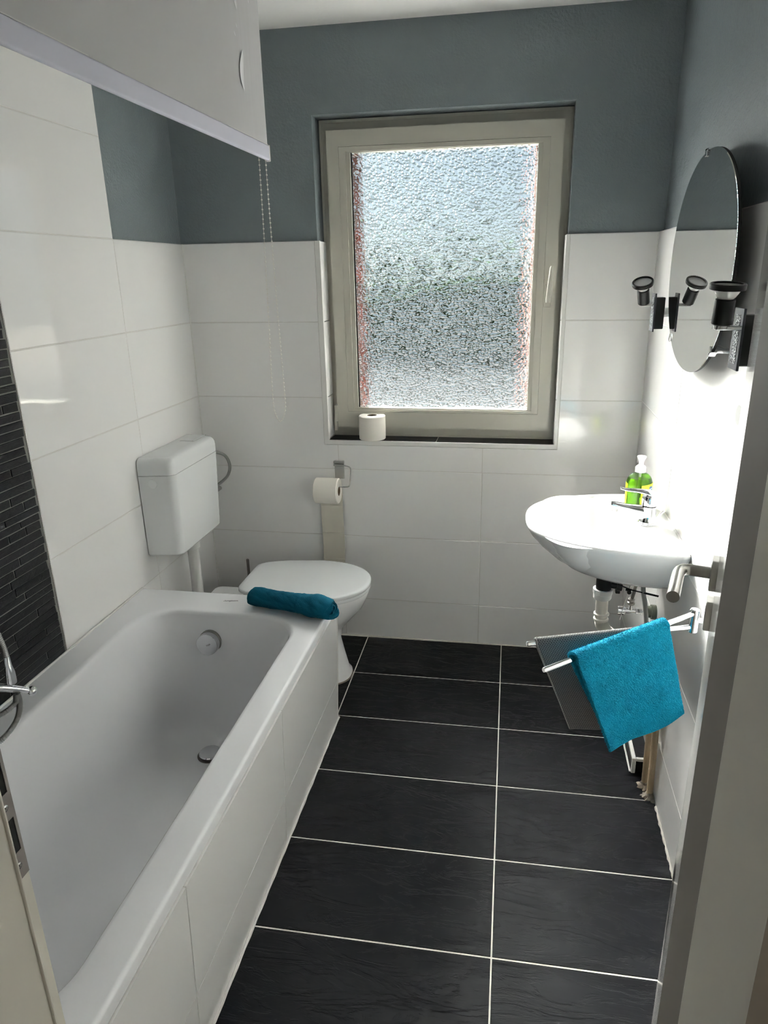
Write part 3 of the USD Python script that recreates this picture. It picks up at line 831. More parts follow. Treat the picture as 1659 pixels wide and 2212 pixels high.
# ------------------------------------------------------------------ toilet paper holder, rolls
PH = thing('paper_holder', 'chrome toilet paper holder on the window wall', 'toilet paper holder')
part(PH, 'back_plate', cbox(.588, .629, -.0042, -.0003, .752, .822, .0012), 'chrome_worn')
part(PH, 'hinge', join(cyl((.586, -.010, .8255), (.631, -.010, .8255), .0068, 18), cyl((.586, -.0135, .814), (.631, -.0135, .814), .004, 14), cbox(.588, .629, -.008, -.0005, .806, .832, .001)), 'chrome_worn')
hz_ = .736
part(PH, 'wire', tube(np.vstack([cat_rom([(.625, -.012, .8135), (.652, -.026, .812), (.664, -.034, .805), (.666, -.050, .775), (.6655, -.066, .745), (.660, -.070, .7375), (.645, -.072, .736)], 6), [(.60, -.072, .736), (.52, -.072, .736)]]), .0026, 10), 'chrome_worn')
def tp_roll(at, axis, r, L, name, label):
    t = thing(name, label, 'toilet roll', None)
    at = np.asarray(at, float)
    pr = [(.0205, .0), (r - .003, .0), (r, .003), (r + .0006, L * .5), (r, L - .003), (r - .003, L), (.0205, L)]
    body = lathe(pr, at, axis, 48, False)
    inner = lathe([(.0205, L), (.0205, 0)], at, axis, 48, False)
    part(t, 'roll', join(body, inner), 'paper', smooth=40)
    part(t, 'core', join(lathe([(.0200, .0006), (.0200, L - .0006)], at, axis, 32, False), lathe([(.0186, L - .0006), (.0186, .0006)], at, axis, 32, False)), 'cardboard', smooth=40)
    return t
TR1_ = tp_roll((.519, -.0705, .7165), (1, 0, 0), .0545, .101, 'toilet_roll', 'white toilet roll hanging from the chrome holder with a long paper strip')
strip = []
for z in np.linspace(.716, .245, 60):
    u = (.716 - z) / .47
    y = -.0165 - .004 * math.sin(u * 9) - .003 * u
    strip.append(np.array([[.5225 + dx, y + .0012 * math.sin(dx * 90 + u * 12), z] for dx in np.linspace(0, .098, 14)]))
def sheet(rows, th):
    """A thin solid cloth from a grid of rows (k, n, 3)."""
    g = np.asarray(rows, float)
    k, n = g.shape[:2]
    du, dv = np.gradient(g, axis=0), np.gradient(g, axis=1)
    nn = np.cross(du, dv)
    nn /= np.maximum(np.linalg.norm(nn, axis=2, keepdims=True), 1e-9)
    a, b = (g + nn * th / 2).reshape(-1, 3), (g - nn * th / 2).reshape(-1, 3)
    idx = np.arange(k * n).reshape(k, n)
    q = np.stack([idx[:-1, :-1], idx[:-1, 1:], idx[1:, 1:], idx[1:, :-1]], -1).reshape(-1, 4)
    f = [q[:, [0, 1, 2]], q[:, [0, 2, 3]]]
    o = k * n
    f += [q[:, [2, 1, 0]] + o, q[:, [3, 2, 0]] + o]
    edge = np.concatenate([idx[0], idx[1:, -1], idx[-1, -2::-1], idx[-2:0:-1, 0]])
    e2 = np.roll(edge, -1)
    f += [np.stack([edge, edge + o, e2 + o], 1), np.stack([edge, e2 + o, e2], 1)]
    m = trimesh.Trimesh(np.vstack([a, b]), np.vstack(f), process=False)
    if m.volume < 0:
        m.invert()
    return m
part(TR1_, 'paper_strip', sheet(strip, .0006), 'paper_thin', smooth=40)
for z in (.630, .508, .385):
    part(TR1_, 'perforation', box(.5235, .6195, -.0225, -.0200, z, z + .0008), 'paper', label=None)
tp_roll((.748, .036, WZ0 + .0025), (0, 0, 1), .0555, .100, 'toilet_roll', 'white toilet roll standing on the black window sill')

# ------------------------------------------------------------------ toilet brush behind the toilet
TB = thing('toilet_brush', 'toilet brush with dark steel handle in the corner behind the toilet', 'toilet brush')
bx, by = .203, -.115
part(TB, 'holder', lathe([(.042, .0), (.045, .004), (.043, .12), (.040, .13), (.03, .135)], (bx, by, 0.0), (0, 0, 1), 32), 'steel_dark')
part(TB, 'handle', cyl((bx, by, .13), (bx, by, .402), .0062, 16, .001), 'steel_dark')

# ------------------------------------------------------------------ rolled towel on the tub
RT = thing('rolled_towel', 'dark petrol towel rolled up on the far bathtub corner', 'towel')
A0, A1 = np.array([.466, -.716, .529]), np.array([.768, -.779, .531])
ax = (A1 - A0) / np.linalg.norm(A1 - A0)
e2 = np.array([0, 0, 1.0])
e1 = np.cross(e2, ax)
LENR = np.linalg.norm(A1 - A0)
rows = []
turns, n_s = 3.1, 150
SU, UU = np.meshgrid(np.linspace(0, 1, 70), np.linspace(0, 1, n_s), indexing='ij')
AN = UU * turns * 2 * np.pi + 2.6
NR = meshkit.fbm(np.stack([SU * 11 + 2.5 * np.sin(AN), np.cos(AN) * 1.6 + 9, np.sin(AN) * 1.6 + 5], -1), 3, 4)
for si, s in enumerate(np.linspace(0, 1, 70)):
    row = []
    for ui, u in enumerate(np.linspace(0, 1, n_s)):
        ang = u * turns * 2 * np.pi + 2.6
        r = .0055 + (.0375 - .0055) * u ** .8
        wob = .0016 * math.sin(7 * s + 3 * u) + u * (.012 * (NR[si, ui] - .5) + .0035 * max(0, math.sin((s - .60) * 26 + math.sin(ang) * 2.2)) * (1 if s > .62 else 0))
        bulge = 1 + .13 * math.sin(math.pi * min(1, max(0, (s - .62) / .4))) * u
        shrink = 1 - .13 * (1 - min(1, s / .10)) ** 2 * u - .05 * max(0, (s - .86) / .14) ** 2 * u
        rr_ = (r + wob) * bulge * shrink
        squash = .92
        along = s * LENR + (.010 * math.sin(2.2 * ang) * (1 if s > .9 else 0) * u) + (s - .5) * .010 * math.sin(ang * .5)
        row.append(A0 + ax * along + e1 * rr_ * math.cos(ang) * 1.04 + e2 * (rr_ * math.sin(ang) * squash - .001))
    rows.append(row)
part(RT, 'cloth', sheet(rows, .0045), 'terry_petrol', smooth=60)
# ------------------------------------------------------------------ washbasin
WBN = thing('washbasin', 'white oval ceramic washbasin mounted on the right wall', 'washbasin')
BY, NA = -.683, 144
BC = np.array([1.565, BY])
ANG = np.linspace(0, 2 * np.pi, NA, endpoint=False)
def radial(poly, c=BC):
    """Resamples a star-shaped outline at the fixed angles round c."""
    d = np.asarray(poly) - c
    a = np.unwrap(np.arctan2(d[:, 1], d[:, 0]))
    if a[-1] < a[0]:
        a, d = a[::-1], d[::-1]
    a, d = np.append(a, a[0] + 2 * np.pi), np.vstack([d, d[:1]])
    k = np.mod(ANG - a[0], 2 * np.pi) + a[0]
    return np.column_stack([np.interp(k, a, d[:, 0]), np.interp(k, a, d[:, 1])]) + c
def shell(a, b, z, n=2.35, m_=2.6, wall=XR - .0012):
    th = np.linspace(-np.pi / 2, np.pi / 2, 181)
    x = wall - a * np.abs(np.cos(th)) ** (2 / n)
    y = BY + np.sign(np.sin(th)) * b * np.abs(np.sin(th)) ** (2 / m_)
    yy = np.linspace(b, -b, 60)[1:-1]
    p = np.vstack([np.column_stack([x, y]), np.column_stack([np.full(58, wall), BY + yy])])
    c = np.array([min(1.565, wall - .02) if a > .26 else wall - a * .5, BY])
    r = radial(p, c) if a > .26 else radial(p, c)
    return np.column_stack([r, np.full(NA, z)])
def bowl_ring(x0, x1, hy, z, n=2.4):
    cx, hx = (x0 + x1) / 2, (x1 - x0) / 2
    th = np.linspace(0, 2 * np.pi, 240, endpoint=False)
    back = np.cos(th) > 0
    nn = np.where(back, 3.2, n)
    x = cx + np.sign(np.cos(th)) * hx * np.abs(np.cos(th)) ** (2 / nn)
    y = BY + np.sign(np.sin(th)) * hy * np.abs(np.sin(th)) ** (2 / nn)
    r = radial(np.column_stack([x, y]), np.array([cx, BY]))
    return np.column_stack([r, np.full(NA, z)])
rg = [shell(.185, .085, .6840), shell(.215, .115, .6875), shell(.262, .160, .699), shell(.305, .193, .719), shell(.352, .222, .750), shell(.395, .248, .788), shell(.421, .266, .818), shell(.4315, .2745, .838), shell(.4330, .2760, .8450), shell(.4315, .2750, .8490), shell(.4280, .2720, .8512), shell(.418, .2645, .8512), shell(.410, .258, .8488)]
rg += [bowl_ring(1.412, 1.672, .246, .8470), bowl_ring(1.417, 1.668, .241, .8430), bowl_ring(1.424, 1.664, .235, .8330), bowl_ring(1.440, 1.658, .221, .806), bowl_ring(1.463, 1.650, .198, .772), bowl_ring(1.497, 1.638, .160, .738), bowl_ring(1.530, 1.622, .105, .716), bowl_ring(1.552, 1.606, .05, .7075)]
part(WBN, 'basin', loft(rg), 'ceramic', smooth=50)
part(WBN, 'overflow_hole', place(lathe([(.0001, 0), (.0085, .0002), (.0095, .0012), (.0001, .0014)], (0, 0, 0), (0, 0, 1), 24), basis([1.6605, -.800, .8185], [0, 1, 0], [.30, 0, .95], [-.95, 0, .30])), 'black_hole')
part(WBN, 'sealant', tube([(XR - .0022, y, .8505) for y in np.linspace(BY - .268, BY + .268, 30)], .0032, 8), 'trim_white')
part(WBN, 'waste_ring', lathe([(.031, 0), (.031, .002), (.025, .0035), (.004, .005)], (1.580, BY, .7075), (0, 0, 1), 32), 'chrome')

# single-lever mixer tap on the basin
FA_ = thing('basin_tap', 'chrome single-lever mixer tap on the washbasin', 'tap')
fx, fy, fz = 1.7455, -.700, .8490
part(FA_, 'body', lathe([(.0285, 0), (.0285, .004), (.0255, .006), (.0255, .0085), (.0270, .010), (.0235, .016), (.0222, .035), (.0222, .056)], (fx, fy, fz), (0, 0, 1), 40), 'chrome')
sd = np.array([-.985, .03, .19]); sd /= np.linalg.norm(sd)
s0 = np.array([fx - .006, fy, fz + .036])
spr = []
for t, w, h in ((0, .016, .021), (.02, .0150, .019), (.05, .0128, .014), (.085, .0118, .0112), (.104, .0112, .0098), (.108, .0095, .0080)):
    c = s0 + sd * t
    th = np.linspace(0, 2 * np.pi, 28, endpoint=False)
    up_ = np.cross(sd, [0, 1, 0]); up_ /= np.linalg.norm(up_)
    sx_ = np.cross(up_, sd)
    spr.append(c + np.outer(np.sign(np.cos(th)) * np.abs(np.cos(th)) ** .8 * w, sx_) + np.outer(np.sign(np.sin(th)) * np.abs(np.sin(th)) ** .8 * h, up_))
part(FA_, 'spout', loft(spr), 'chrome', smooth=50)
ae = s0 + sd * .094
part(FA_, 'aerator', cyl(ae + [0, 0, -.019], ae + [0, 0, -.004], .0092, 24, .001), 'steel')
part(FA_, 'cap', lathe([(.0205, 0), (.0228, .003), (.0228, .020), (.0215, .030), (.015, .036), (.003, .038)], (fx, fy, fz + .0575), (0, 0, 1), 40), 'chrome')
lv = cat_rom([(fx + .016, fy, fz + .083), (fx - .004, fy, fz + .096), (fx - .032, fy + .004, fz + .101), (fx - .062, fy + .008, fz + .102), (fx - .086, fy + .011, fz + .106)], 6)
lw = np.interp(np.linspace(0, 1, len(lv)), [0, .15, .4, .85, .97, 1], [.013, .019, .0155, .0105, .009, .004])
lh = np.interp(np.linspace(0, 1, len(lv)), [0, .2, .5, 1], [.009, .011, .0055, .0035])
tg = np.gradient(lv, axis=0)
tg /= np.linalg.norm(tg, axis=1, keepdims=True)
rr2 = []
for c, t_, w, h in zip(lv, tg, lw, lh):
    s_ = np.cross([0, 0, 1.0], t_); s_ /= np.linalg.norm(s_)
    u_ = np.cross(t_, s_)
    th = np.linspace(0, 2 * np.pi, 24, endpoint=False)
    rr2.append(c + np.outer(np.cos(th) * w, s_) + np.outer(np.sin(th) * h, u_))
part(FA_, 'lever', loft(rr2), 'chrome', smooth=50)
part(FA_, 'waste_knob', join(cyl((fx + .022, fy, fz + .018), (fx + .040, fy - .006, fz + .041), .0022, 12), cyl((fx + .031, fy - .003, fz + .029), (fx + .043, fy - .007, fz + .045), .0045, 16, .001)), 'chrome')

# soap bottle
SO = thing('soap_bottle', 'green liquid soap bottle with white pump top standing on the washbasin', 'soap bottle')
bo = np.array([1.738, -.545, .8492])
vd = np.array([CAM[0] - bo[0], CAM[1] - bo[1]]); vd /= np.linalg.norm(vd)
rt = np.array([-vd[1], vd[0]])                 # to the right as seen from the doorway
BA, BB = .0400, .0335
def bring(z, s, k=0.0):
    th = np.linspace(0, 2 * np.pi, 56, endpoint=False)
    q = np.outer(np.sin(th) * (BA * s - k), rt) + np.outer(np.cos(th) * (BB * s - k), vd)
    return np.column_stack([bo[0] + q[:, 0], bo[1] + q[:, 1], np.full(56, bo[2] + z)])
prof = [(0, .90), (.003, .965), (.008, 1.0), (.075, 1.0), (.088, .985), (.098, .92), (.106, .80), (.1125, .62), (.1160, .44), (.1180, .36)]
part(SO, 'bottle', loft([bring(z, s) for z, s in prof]), 'bottle_plastic', smooth=60)
lq = [(.0012, .90), (.004, .965), (.009, 1.0), (.075, 1.0), (.088, .985), (.0965, .93), (.0995, .90)]
part(SO, 'liquid', loft([bring(z, s, .0011) for z, s in lq]), 'soap_liquid', smooth=60)
part(SO, 'cap', lathe([(.0150, 0), (.0165, .001), (.0165, .008), (.0158, .0085), (.0165, .009), (.0165, .0165), (.0135, .021), (.0095, .0235)], bo + [0, 0, .1175], (0, 0, 1), 36), 'pump_plastic')
part(SO, 'pump_top', lathe([(.0080, 0), (.0075, .008), (.0095, .016), (.0135, .024), (.0145, .028), (.0135, .0300), (.004, .0305)], bo + [0, 0, .1405], (0, 0, 1), 36), 'pump_plastic')
part(SO, 'dip_tube', cyl(bo + [0, 0, .012], bo + [0, 0, .118], .0032, 12), 'pump_plastic')
def on_bottle(al, z, k):
    p = rt * (math.sin(al) * (BA + k)) + vd * (math.cos(al) * (BB + k))
    return [bo[0] + p[0], bo[1] + p[1], bo[2] + z]
def patch(a0, a1, zf0, zf1, k=.0006, n=36):
    rows = [[on_bottle(a, zf0(a) + (zf1(a) - zf0(a)) * t, k) for a in np.linspace(a0, a1, n)] for t in np.linspace(0, 1, 5)]
    return sheet(rows, .0006)
def wrap(mesh, a_start, z_base, k, tilt=0.0):
    m = tm(mesh).copy()
    m = m.subdivide_to_size(.003)
    v = m.vertices.copy()
    m.vertices = np.array([on_bottle(a_start + p[0] / .037, z_base + p[1] + p[0] * tilt, k + p[2]) for p in v])
    return m
lab = part(SO, 'front_label', patch(.20, 2.3, lambda a: .0185 - .006 * (a - .2), lambda a: .0815 + .006 * math.sin((a - .2))), 'label_yellow', smooth=60)
part(SO, 'back_label', patch(-2.6, -.98, lambda a: .012, lambda a: .082), 'label_yellow', smooth=60)
part(lab, 'lettering', wrap(meshkit.text_mesh('AVOCADO', .0078, .0003, True), .36, .0405, .0010, .12), 'label_green', smooth=False)
part(lab, 'lettering', wrap(meshkit.text_mesh('Mango', .0034, .0003, True), .86, .0335, .0010, .12), 'label_green', smooth=False)
dr = Polygon([(0.001, .028), (.022, .030), (.0215, .012), (.017, .003), (.010, .006), (.003, .016)]).buffer(.0012)
part(lab, 'emblem', wrap(trimesh.creation.extrude_polygon(dr, .0003, engine='earcut'), .24, .050, .0010), 'label_gold', smooth=False)
part(lab, 'emblem', wrap(trimesh.creation.extrude_polygon(Polygon([(.0095 * math.cos(t), .0095 * math.sin(t)) for t in np.linspace(0, 2 * np.pi, 30)[:-1]]), .0003, engine='earcut'), 1.07, .0690, .0010), 'label_blue', smooth=False)
part(lab, 'emblem', wrap(trimesh.creation.extrude_polygon(Polygon([(-.006, -.0015), (.006, .0005), (.006, .0030), (-.006, .0010)]), .0003, engine='earcut'), 1.07, .0690, .0014), 'label_white', smooth=False)

# waste pipe below the basin
WP = thing('basin_waste', 'white waste pipe with black fitting hanging below the washbasin', 'waste pipe')
wx = 1.637
part(WP, 'black_fitting', join(cyl((wx, BY, .606), (wx, BY, .6835), .0245, 28), cyl((wx, BY, .634), (wx + .050, BY - .004, .632), .0125, 18), cyl((wx + .038, BY - .004, .632), (wx + .054, BY - .004, .631), .0165, 18), cbox(wx + .036, wx + .050, BY - .012, BY + .006, .606, .622, .002)), 'black_plastic')
part(WP, 'coupling', lathe([(.0265, 0), (.0285, .004), (.0285, .018), (.0305, .020), (.0305, .034), (.0265, .035)], (wx - .002, BY, .583), (0, 0, 1), 32), 'pipe_plastic')
part(WP, 'tailpiece', join(cyl((wx, BY, .500), (wx - .002, BY, .60), .0195, 28), lathe([(.0205, 0), (.0245, .003), (.0245, .007), (.0205, .010)], (wx, BY, .523), (0, 0, 1), 28), lathe([(.0205, 0), (.0240, .003), (.0240, .007), (.0205, .010)], (wx, BY, .505), (0, 0, 1), 28)), 'warm_plastic')
hp = cat_rom([(wx, BY, .512), (wx + .004, BY, .490), (wx + .018, BY, .468), (wx + .042, BY + .004, .450), (wx + .075, BY + .01, .440), (wx + .120, BY + .02, .437), (XR - .003, BY + .03, .437)], 14)
hr = .0195 + .0016 * np.where(np.arange(len(hp)) % 2 == 0, 1, -1)
part(WP, 'corrugated_hose', tube(hp, hr, 24), 'hose_white', smooth=50)
part(WP, 'pull_rod', join(tube([(wx + .052, BY - .004, .632), (wx + .082, BY - .010, .622), (1.800, BY - .012, .6065)], .0022, 10), cyl((1.757, BY - .011, .615), (1.803, BY - .012, .606), .0032, 10)), 'black_plastic')
part(WP, 'rod_clamp', join(cyl((wx + .066, BY - .012, .6250), (wx + .082, BY - .016, .6220), .0052, 14), cyl((1.713, BY - .020, .6165), (1.713, BY - .008, .6165), .0065, 16)), 'black_plastic')
part(WP, 'lift_rod', tube([(1.7175, BY - .014, .683), (1.7155, BY - .014, .640), (1.712, BY - .014, .618), (1.692, BY - .016, .519)], .0017, 10), 'chrome')

AV = thing('angle_valve', 'chrome angle valve with hose on the right wall under the washbasin', 'valve')
ay, az = -.625, .516
part(AV, 'knob', lathe([(.009, 0), (.0145, .002), (.0145, .022), (.010, .026)], (1.694, ay, az), (1, 0, 0), 12), 'chrome')
part(AV, 'body', join(cyl((1.718, ay, az), (1.782, ay, az), .0085, 20), cyl((1.752, ay, az), (1.772, ay, az), .0125, 6), cyl((1.736, ay, az), (1.736, ay, az + .030), .0075, 16)), 'chrome')
part(AV, 'compression_nut', join(lathe([(.010, 0), (.0125, .003), (.0125, .009), (.009, .012)], (1.736, ay, az + .022), (0, 0, 1), 12), lathe([(.0115, 0), (.0115, .007), (.009, .010)], (1.736, ay, az + .036), (0, 0, 1), 12)), 'steel')
part(AV, 'wall_fitting', join(cyl((1.782, ay, az), (XR - .001, ay, az), .0195, 24), cyl((1.800, ay, az), (XR - .0005, ay, az), .024, 24)), 'brass_old', label='tarnished dark brass wall fitting')
part(AV, 'supply_tube', tube(cat_rom([(1.737, ay, az + .040), (1.739, ay - .008, .58), (1.743, ay - .03, .63), (1.746, ay - .048, .6830)], 6), .0062, 14), 'steel')
part(AV, 'supply_hose', tube(cat_rom([(1.752, ay - .062, .6830), (1.757, ay - .064, .62), (1.767, ay - .068, .57), (1.775, ay - .080, .50), (1.776, ay - .092, .43), (1.785, ay - .092, .36), (XR - .003, ay - .090, .34)], 6), .0075, 14), 'hose_grey')

# ------------------------------------------------------------------ towel rail with two arms
RL = thing('towel_rail', 'chrome swivel towel rail with two arms on the right wall', 'towel rail')
rx, ry = 1.755, -1.279
part(RL, 'post', lathe([(.0085, 0), (.0105, .002), (.0105, .056), (.0085, .058)], (rx, ry, .7945), (0, 0, 1), 28), 'chrome')
part(RL, 'bracket', join(cyl((rx, ry, .8235), (XR - .006, ry, .8235), .0065, 18), lathe([(.022, 0), (.022, .003), (.018, .006)], (XR - .0004, ry, .8235), (-1, 0, 0), 28)), 'chrome')
AT, AG = np.array([1.4124, -1.5585, .835]), np.array([1.3824, -1.4109, .808])
P_T, P_GY = np.array([rx, ry, .8420]), np.array([rx, ry, .8080])
for nm, a, b in (('arm', P_T, AT), ('arm', P_GY, AG)):
    part(RL, nm, lathe([(.0058, 0), (.0058, np.linalg.norm(b - a) - .002), (.0045, np.linalg.norm(b - a))], a, b - a, 20), 'chrome')

def hung_towel(name, label, A, B, s0t, s1t, s0b, s1b, lf, lb, thick, mt, nu, nv, seed, rad, side, curl=.010, uv=False, fuzz=.0):
    """A cloth over the arm A-B. s*t: where its ends lie along the arm at the top, s*b: at the lower hem in front."""
    t = thing(name, label, 'towel')
    d = (B - A) / np.linalg.norm(B - A)
    nrm = np.cross([0, 0, 1.0], d) * side       # towards the doorway
    nrm[2] = 0; nrm /= np.linalg.norm(nrm)
    rows, uvs = [], []
    tot = lf + lb + math.pi * rad
    NZ = meshkit.fbm(np.stack(np.meshgrid(np.linspace(0, 1, nu) * 2.3 + seed, np.linspace(0, tot, nv) * 7, [seed * .7], indexing='ij'), -1)[:, :, 0], 3, seed) - .5
    for j, u in enumerate(np.linspace(0, 1, nu)):
        row = []
        for i, w in enumerate(np.linspace(0, tot, nv)):
            if w < lf:
                q = (lf - w)                     # distance below the arm, front layer
                off, zz_ = rad, -q
                f = q / lf
            elif w < lf + math.pi * rad:
                a = (w - lf) / rad
                off, zz_, f = rad * math.cos(a), rad * math.sin(a), 0
            else:
                q = w - lf - math.pi * rad
                off, zz_, f = -rad, -q, q / lb * .92
            st = s0t + (s1t - s0t) * u
            sb = s0b + (s1b - s0b) * u
            s = st + (sb - st) * f
            p = A + d * s
            nz = NZ[j, i]
            billow = (.012 * nz + curl * .5 * math.sin(u * 5 + seed)) * f
            wv = .006 * math.sin(u * 7.5 + seed * 2) * f
            zdrop = zz_ - .010 * f * math.sin(math.pi * u) * (1 if off > 0 else .3)
            squeeze = 1 if f == 0 else (1 - .35 * f)
            row.append(p + nrm * (off * squeeze + billow + wv) + np.array([0, 0, zdrop]))
            uvs.append((u * abs(s1t - s0t) * 100, w * 100))
        rows.append(row)
    g = np.array(rows)
    m = sheet(g, thick)
    if fuzz:
        n_ = m.vertex_normals
        h_ = np.random.default_rng(seed).uniform(-1, 1, len(m.vertices))
        m.vertices = m.vertices + n_ * (h_ * fuzz)[:, None]
    uvx = np.array(uvs + uvs) if uv else None
    return t, m, g, uvx, nrm

tt, mt_, gt, _, nr = hung_towel('hand_towel', 'bright teal terry towel hanging over the front arm of the towel rail', P_T, AT, .100, .366, .004, .252, .256, .205, .0065, 'terry_teal', 120, 200, 3, .0125, 1, fuzz=.0007)
part(tt, 'cloth', mt_, 'terry_teal', smooth=True)
# pile loops of the terry cloth
v_, f_ = np.asarray(mt_.vertices), np.asarray(mt_.faces)
gen = np.random.default_rng(5)
pts_, fi = trimesh.sample.sample_surface(mt_, 42000, seed=5)
nf_ = mt_.face_normals[fi]
L_ = gen.uniform(.0022, .0042, len(pts_))
jit = gen.normal(0, .45, (len(pts_), 3))
dirn = nf_ + jit
dirn[:, 2] -= .25
dirn /= np.linalg.norm(dirn, axis=1, keepdims=True)
side_ = np.cross(dirn, gen.normal(0, 1, (len(pts_), 3)))
side_ /= np.linalg.norm(side_, axis=1, keepdims=True)
wd = .00042
q0, q1, q2 = pts_ - side_ * wd, pts_ + side_ * wd, pts_ + dirn * L_[:, None]
pv = np.stack([q0, q1, q2], 1).reshape(-1, 3)
part(tt, 'pile', (pv, np.arange(len(pv)).reshape(-1, 3)), 'terry_teal', smooth=False, kind='stuff')
part(tt, 'hem', tube(gt[:, 0] + np.array([0, 0, -.001]), .0036, 8), 'terry_teal')

tg_, mg_, gg, uvg, nrg = hung_towel('hand_towel', 'dark grey honeycomb-weave towel hanging over the rear arm of the towel rail', P_GY, AG, .120, .374, .065, .282, .232, .205, .0040, 'waffle_grey', 90, 150, 8, .0105, 1, uv=True)
part(tg_, 'cloth', mg_, 'waffle_grey', smooth=True, uv=uvg)
part(tg_, 'hem', tube(gg[-1, ::2], .0019, 8), 'hem_grey')
part(tg_, 'hem', tube(gg[:, 0], .0022, 8), 'waffle_grey')

# ------------------------------------------------------------------ mirror
MI = thing('mirror', 'frameless oval mirror on the right wall above the washbasin', 'mirror')
my, mz, ma, mb, mx = -.780, 1.586, .366, .267, 1.782
th = np.linspace(0, 2 * np.pi, 160, endpoint=False)
def mel(s, x, k=0):
    c, s_ = np.cos(th), np.sin(th)
    e = 2 / 2.12
    yy_ = my + np.sign(c) * np.abs(c) ** e * (ma - k)
    return np.column_stack([x + (yy_ - my) * .019, my + np.sign(c) * np.abs(c) ** e * (ma - k), mz + np.sign(s_) * np.abs(s_) ** e * (mb - k)])
part(MI, 'glass', loft([mel(1, mx + .0006, .0), mel(1, mx, .0030)], True, True), 'mirror_glass', smooth=False)
part(MI, 'backing', loft([mel(1, mx + .0007, .0002), mel(1, mx + .0075, .0005)]), 'mirror_back')
for a_ in (-.86, -2.36, 1.52):
    c, s_ = math.cos(a_), math.sin(a_)
    y_, z_ = my + math.copysign(abs(c) ** (2 / 2.12), c) * ma, mz + math.copysign(abs(s_) ** (2 / 2.12), s_) * mb
    o_ = np.array([0, c / ma, s_ / mb]); o_ /= np.linalg.norm(o_)
    t_ = np.array([0, -o_[2], o_[1]])
    M_ = basis(np.array([mx + (y_ - my) * .019, y_, z_]), [1, 0, 0], t_, o_)
    far_x = (XPR if z_ > TOP else XR) - mx - (y_ - my) * .019
    part(MI, 'clip', place(join(cbox(-.004, .000, -.009, .009, -.012, .006, .001), cbox(-.004, .012, -.009, .009, .001, .006, .001), cyl((.006, 0, -.004), (far_x - .0005, 0, -.004), .006, 12)), M_), 'chrome')

# ------------------------------------------------------------------ the two lamps beside the mirror
def wall_lamp(label, ly, arm_to, spot_at, spot_axis, lz=1.4480):
    t = thing('wall_lamp', label, 'wall lamp', 'black spotlights beside the mirror')
    px_ = 1.7555
    part(t, 'wall_mount', cyl((XR - .0005, ly, lz), (1.785, ly, lz), .014, 20), 'socket_white')
    part(t, 'back_box', cbox(px_ + .002, 1.786, ly - .022, ly + .022, lz - .050, lz + .046, .002), 'black_plastic')
    part(t, 'plate', cbox(px_ - .0025, px_ + .0022, ly - .0300, ly + .0300, lz - .058, lz + .058, .0008), 'lamp_plate')
    part(t, 'glitter_strip', box(px_ - .0032, px_ - .0020, ly - .0150, ly + .0150, lz - .046, lz + .046), 'glitter', smooth=False)
    sp_ = np.asarray(spot_at, float)
    part(t, 'arm', join(cbox(sp_[0] - .010, px_, min(ly, sp_[1]) - .007, max(ly, sp_[1]) + .007, lz + .0185, lz + .0265, .0015), lathe([(.0125, 0), (.0125, .006)], sp_ + [0, 0, -.004], (0, 0, 1), 20)), 'chrome_worn')
    w = np.asarray(spot_axis, float); w /= np.linalg.norm(w)
    s = part(t, 'spot', lathe([(.0165, 0), (.0180, .002), (.0182, .046), (.0165, .0475)], sp_ + [0, 0, .0035], w, 32), 'black_plastic')
    r0 = sp_ + np.array([0, 0, .0035])
    part(s, 'reflector', lathe([(.0125, .046), (.0175, .052), (.0245, .0640), (.0255, .0665)], r0, w, 36, False), 'reflector_glass', label='silver glass reflector')
    part(s, 'ring', join(lathe([(.0262, .064), (.0318, .0645), (.0325, .067), (.0325, .0735), (.0310, .0755), (.0262, .0755)], r0, w, 36, False), lathe([(.0262, .0755), (.0262, .064)], r0, w, 36, False)), 'black_plastic')
    part(s, 'lens', lathe([(.0262, .0700), (.0262, .0725), (.010, .0735)], r0, w, 36), 'lamp_lens')
    return t
wall_lamp('black spotlight beyond the far end of the oval mirror', -.385, None, (1.724, -.390, 1.4735), (-.19, -.46, .86))
wall_lamp('black spotlight with glitter strip on its plate between mirror and door', -1.308, None, (1.7170, -1.330, 1.4735), (.02, -.12, .99))

# ------------------------------------------------------------------ socket, pipe boxing, pipes
SK = thing('wall_socket', 'white wall socket half hidden by the open door', 'socket')
part(SK, 'plate', cbox(XR - .0065, XR - .0003, -1.245, -1.165, 1.240, 1.320, .003), 'socket_white')
part(SK, 'insert', lathe([(.0001, .0), (.0200, .0), (.0215, .0015)], (XR - .0066, -1.205, 1.28), (-1, 0, 0), 32), 'socket_grey')

BX = thing('pipe_boxing', 'low black tiled box with white edge strips in the corner under the washbasin', 'boxing')
X0b, Y1b, HB = 1.7615, -.785, .058
part(BX, 'top_tile', cbox(X0b + .010, XR - .001, -.780, -.0015, .030, HB - .001, .001), 'slate_floor', smooth=False)
part(BX, 'side_tile', cbox(X0b + .003, X0b + .0115, -.775, -.0015, .001, HB - .006, .001), 'slate_floor', smooth=False)
part(BX, 'end_tile', cbox(X0b + .009, XR - .001, Y1b + .003, Y1b + .010, .006, HB - .008, .001), 'slate_floor', smooth=False)
part(BX, 'edge_strip', cbox(X0b, X0b + .0125, Y1b, -.0015, HB - .0105, HB, .0012), 'trim_white')
part(BX, 'edge_strip', cbox(X0b + .0125, XR - .0005, Y1b, Y1b + .0115, HB - .0105, HB, .0012), 'trim_white')
part(BX, 'edge_strip', cbox(X0b, X0b + .0125, Y1b, Y1b + .0115, .0005, HB - .0105, .0012), 'trim_white')
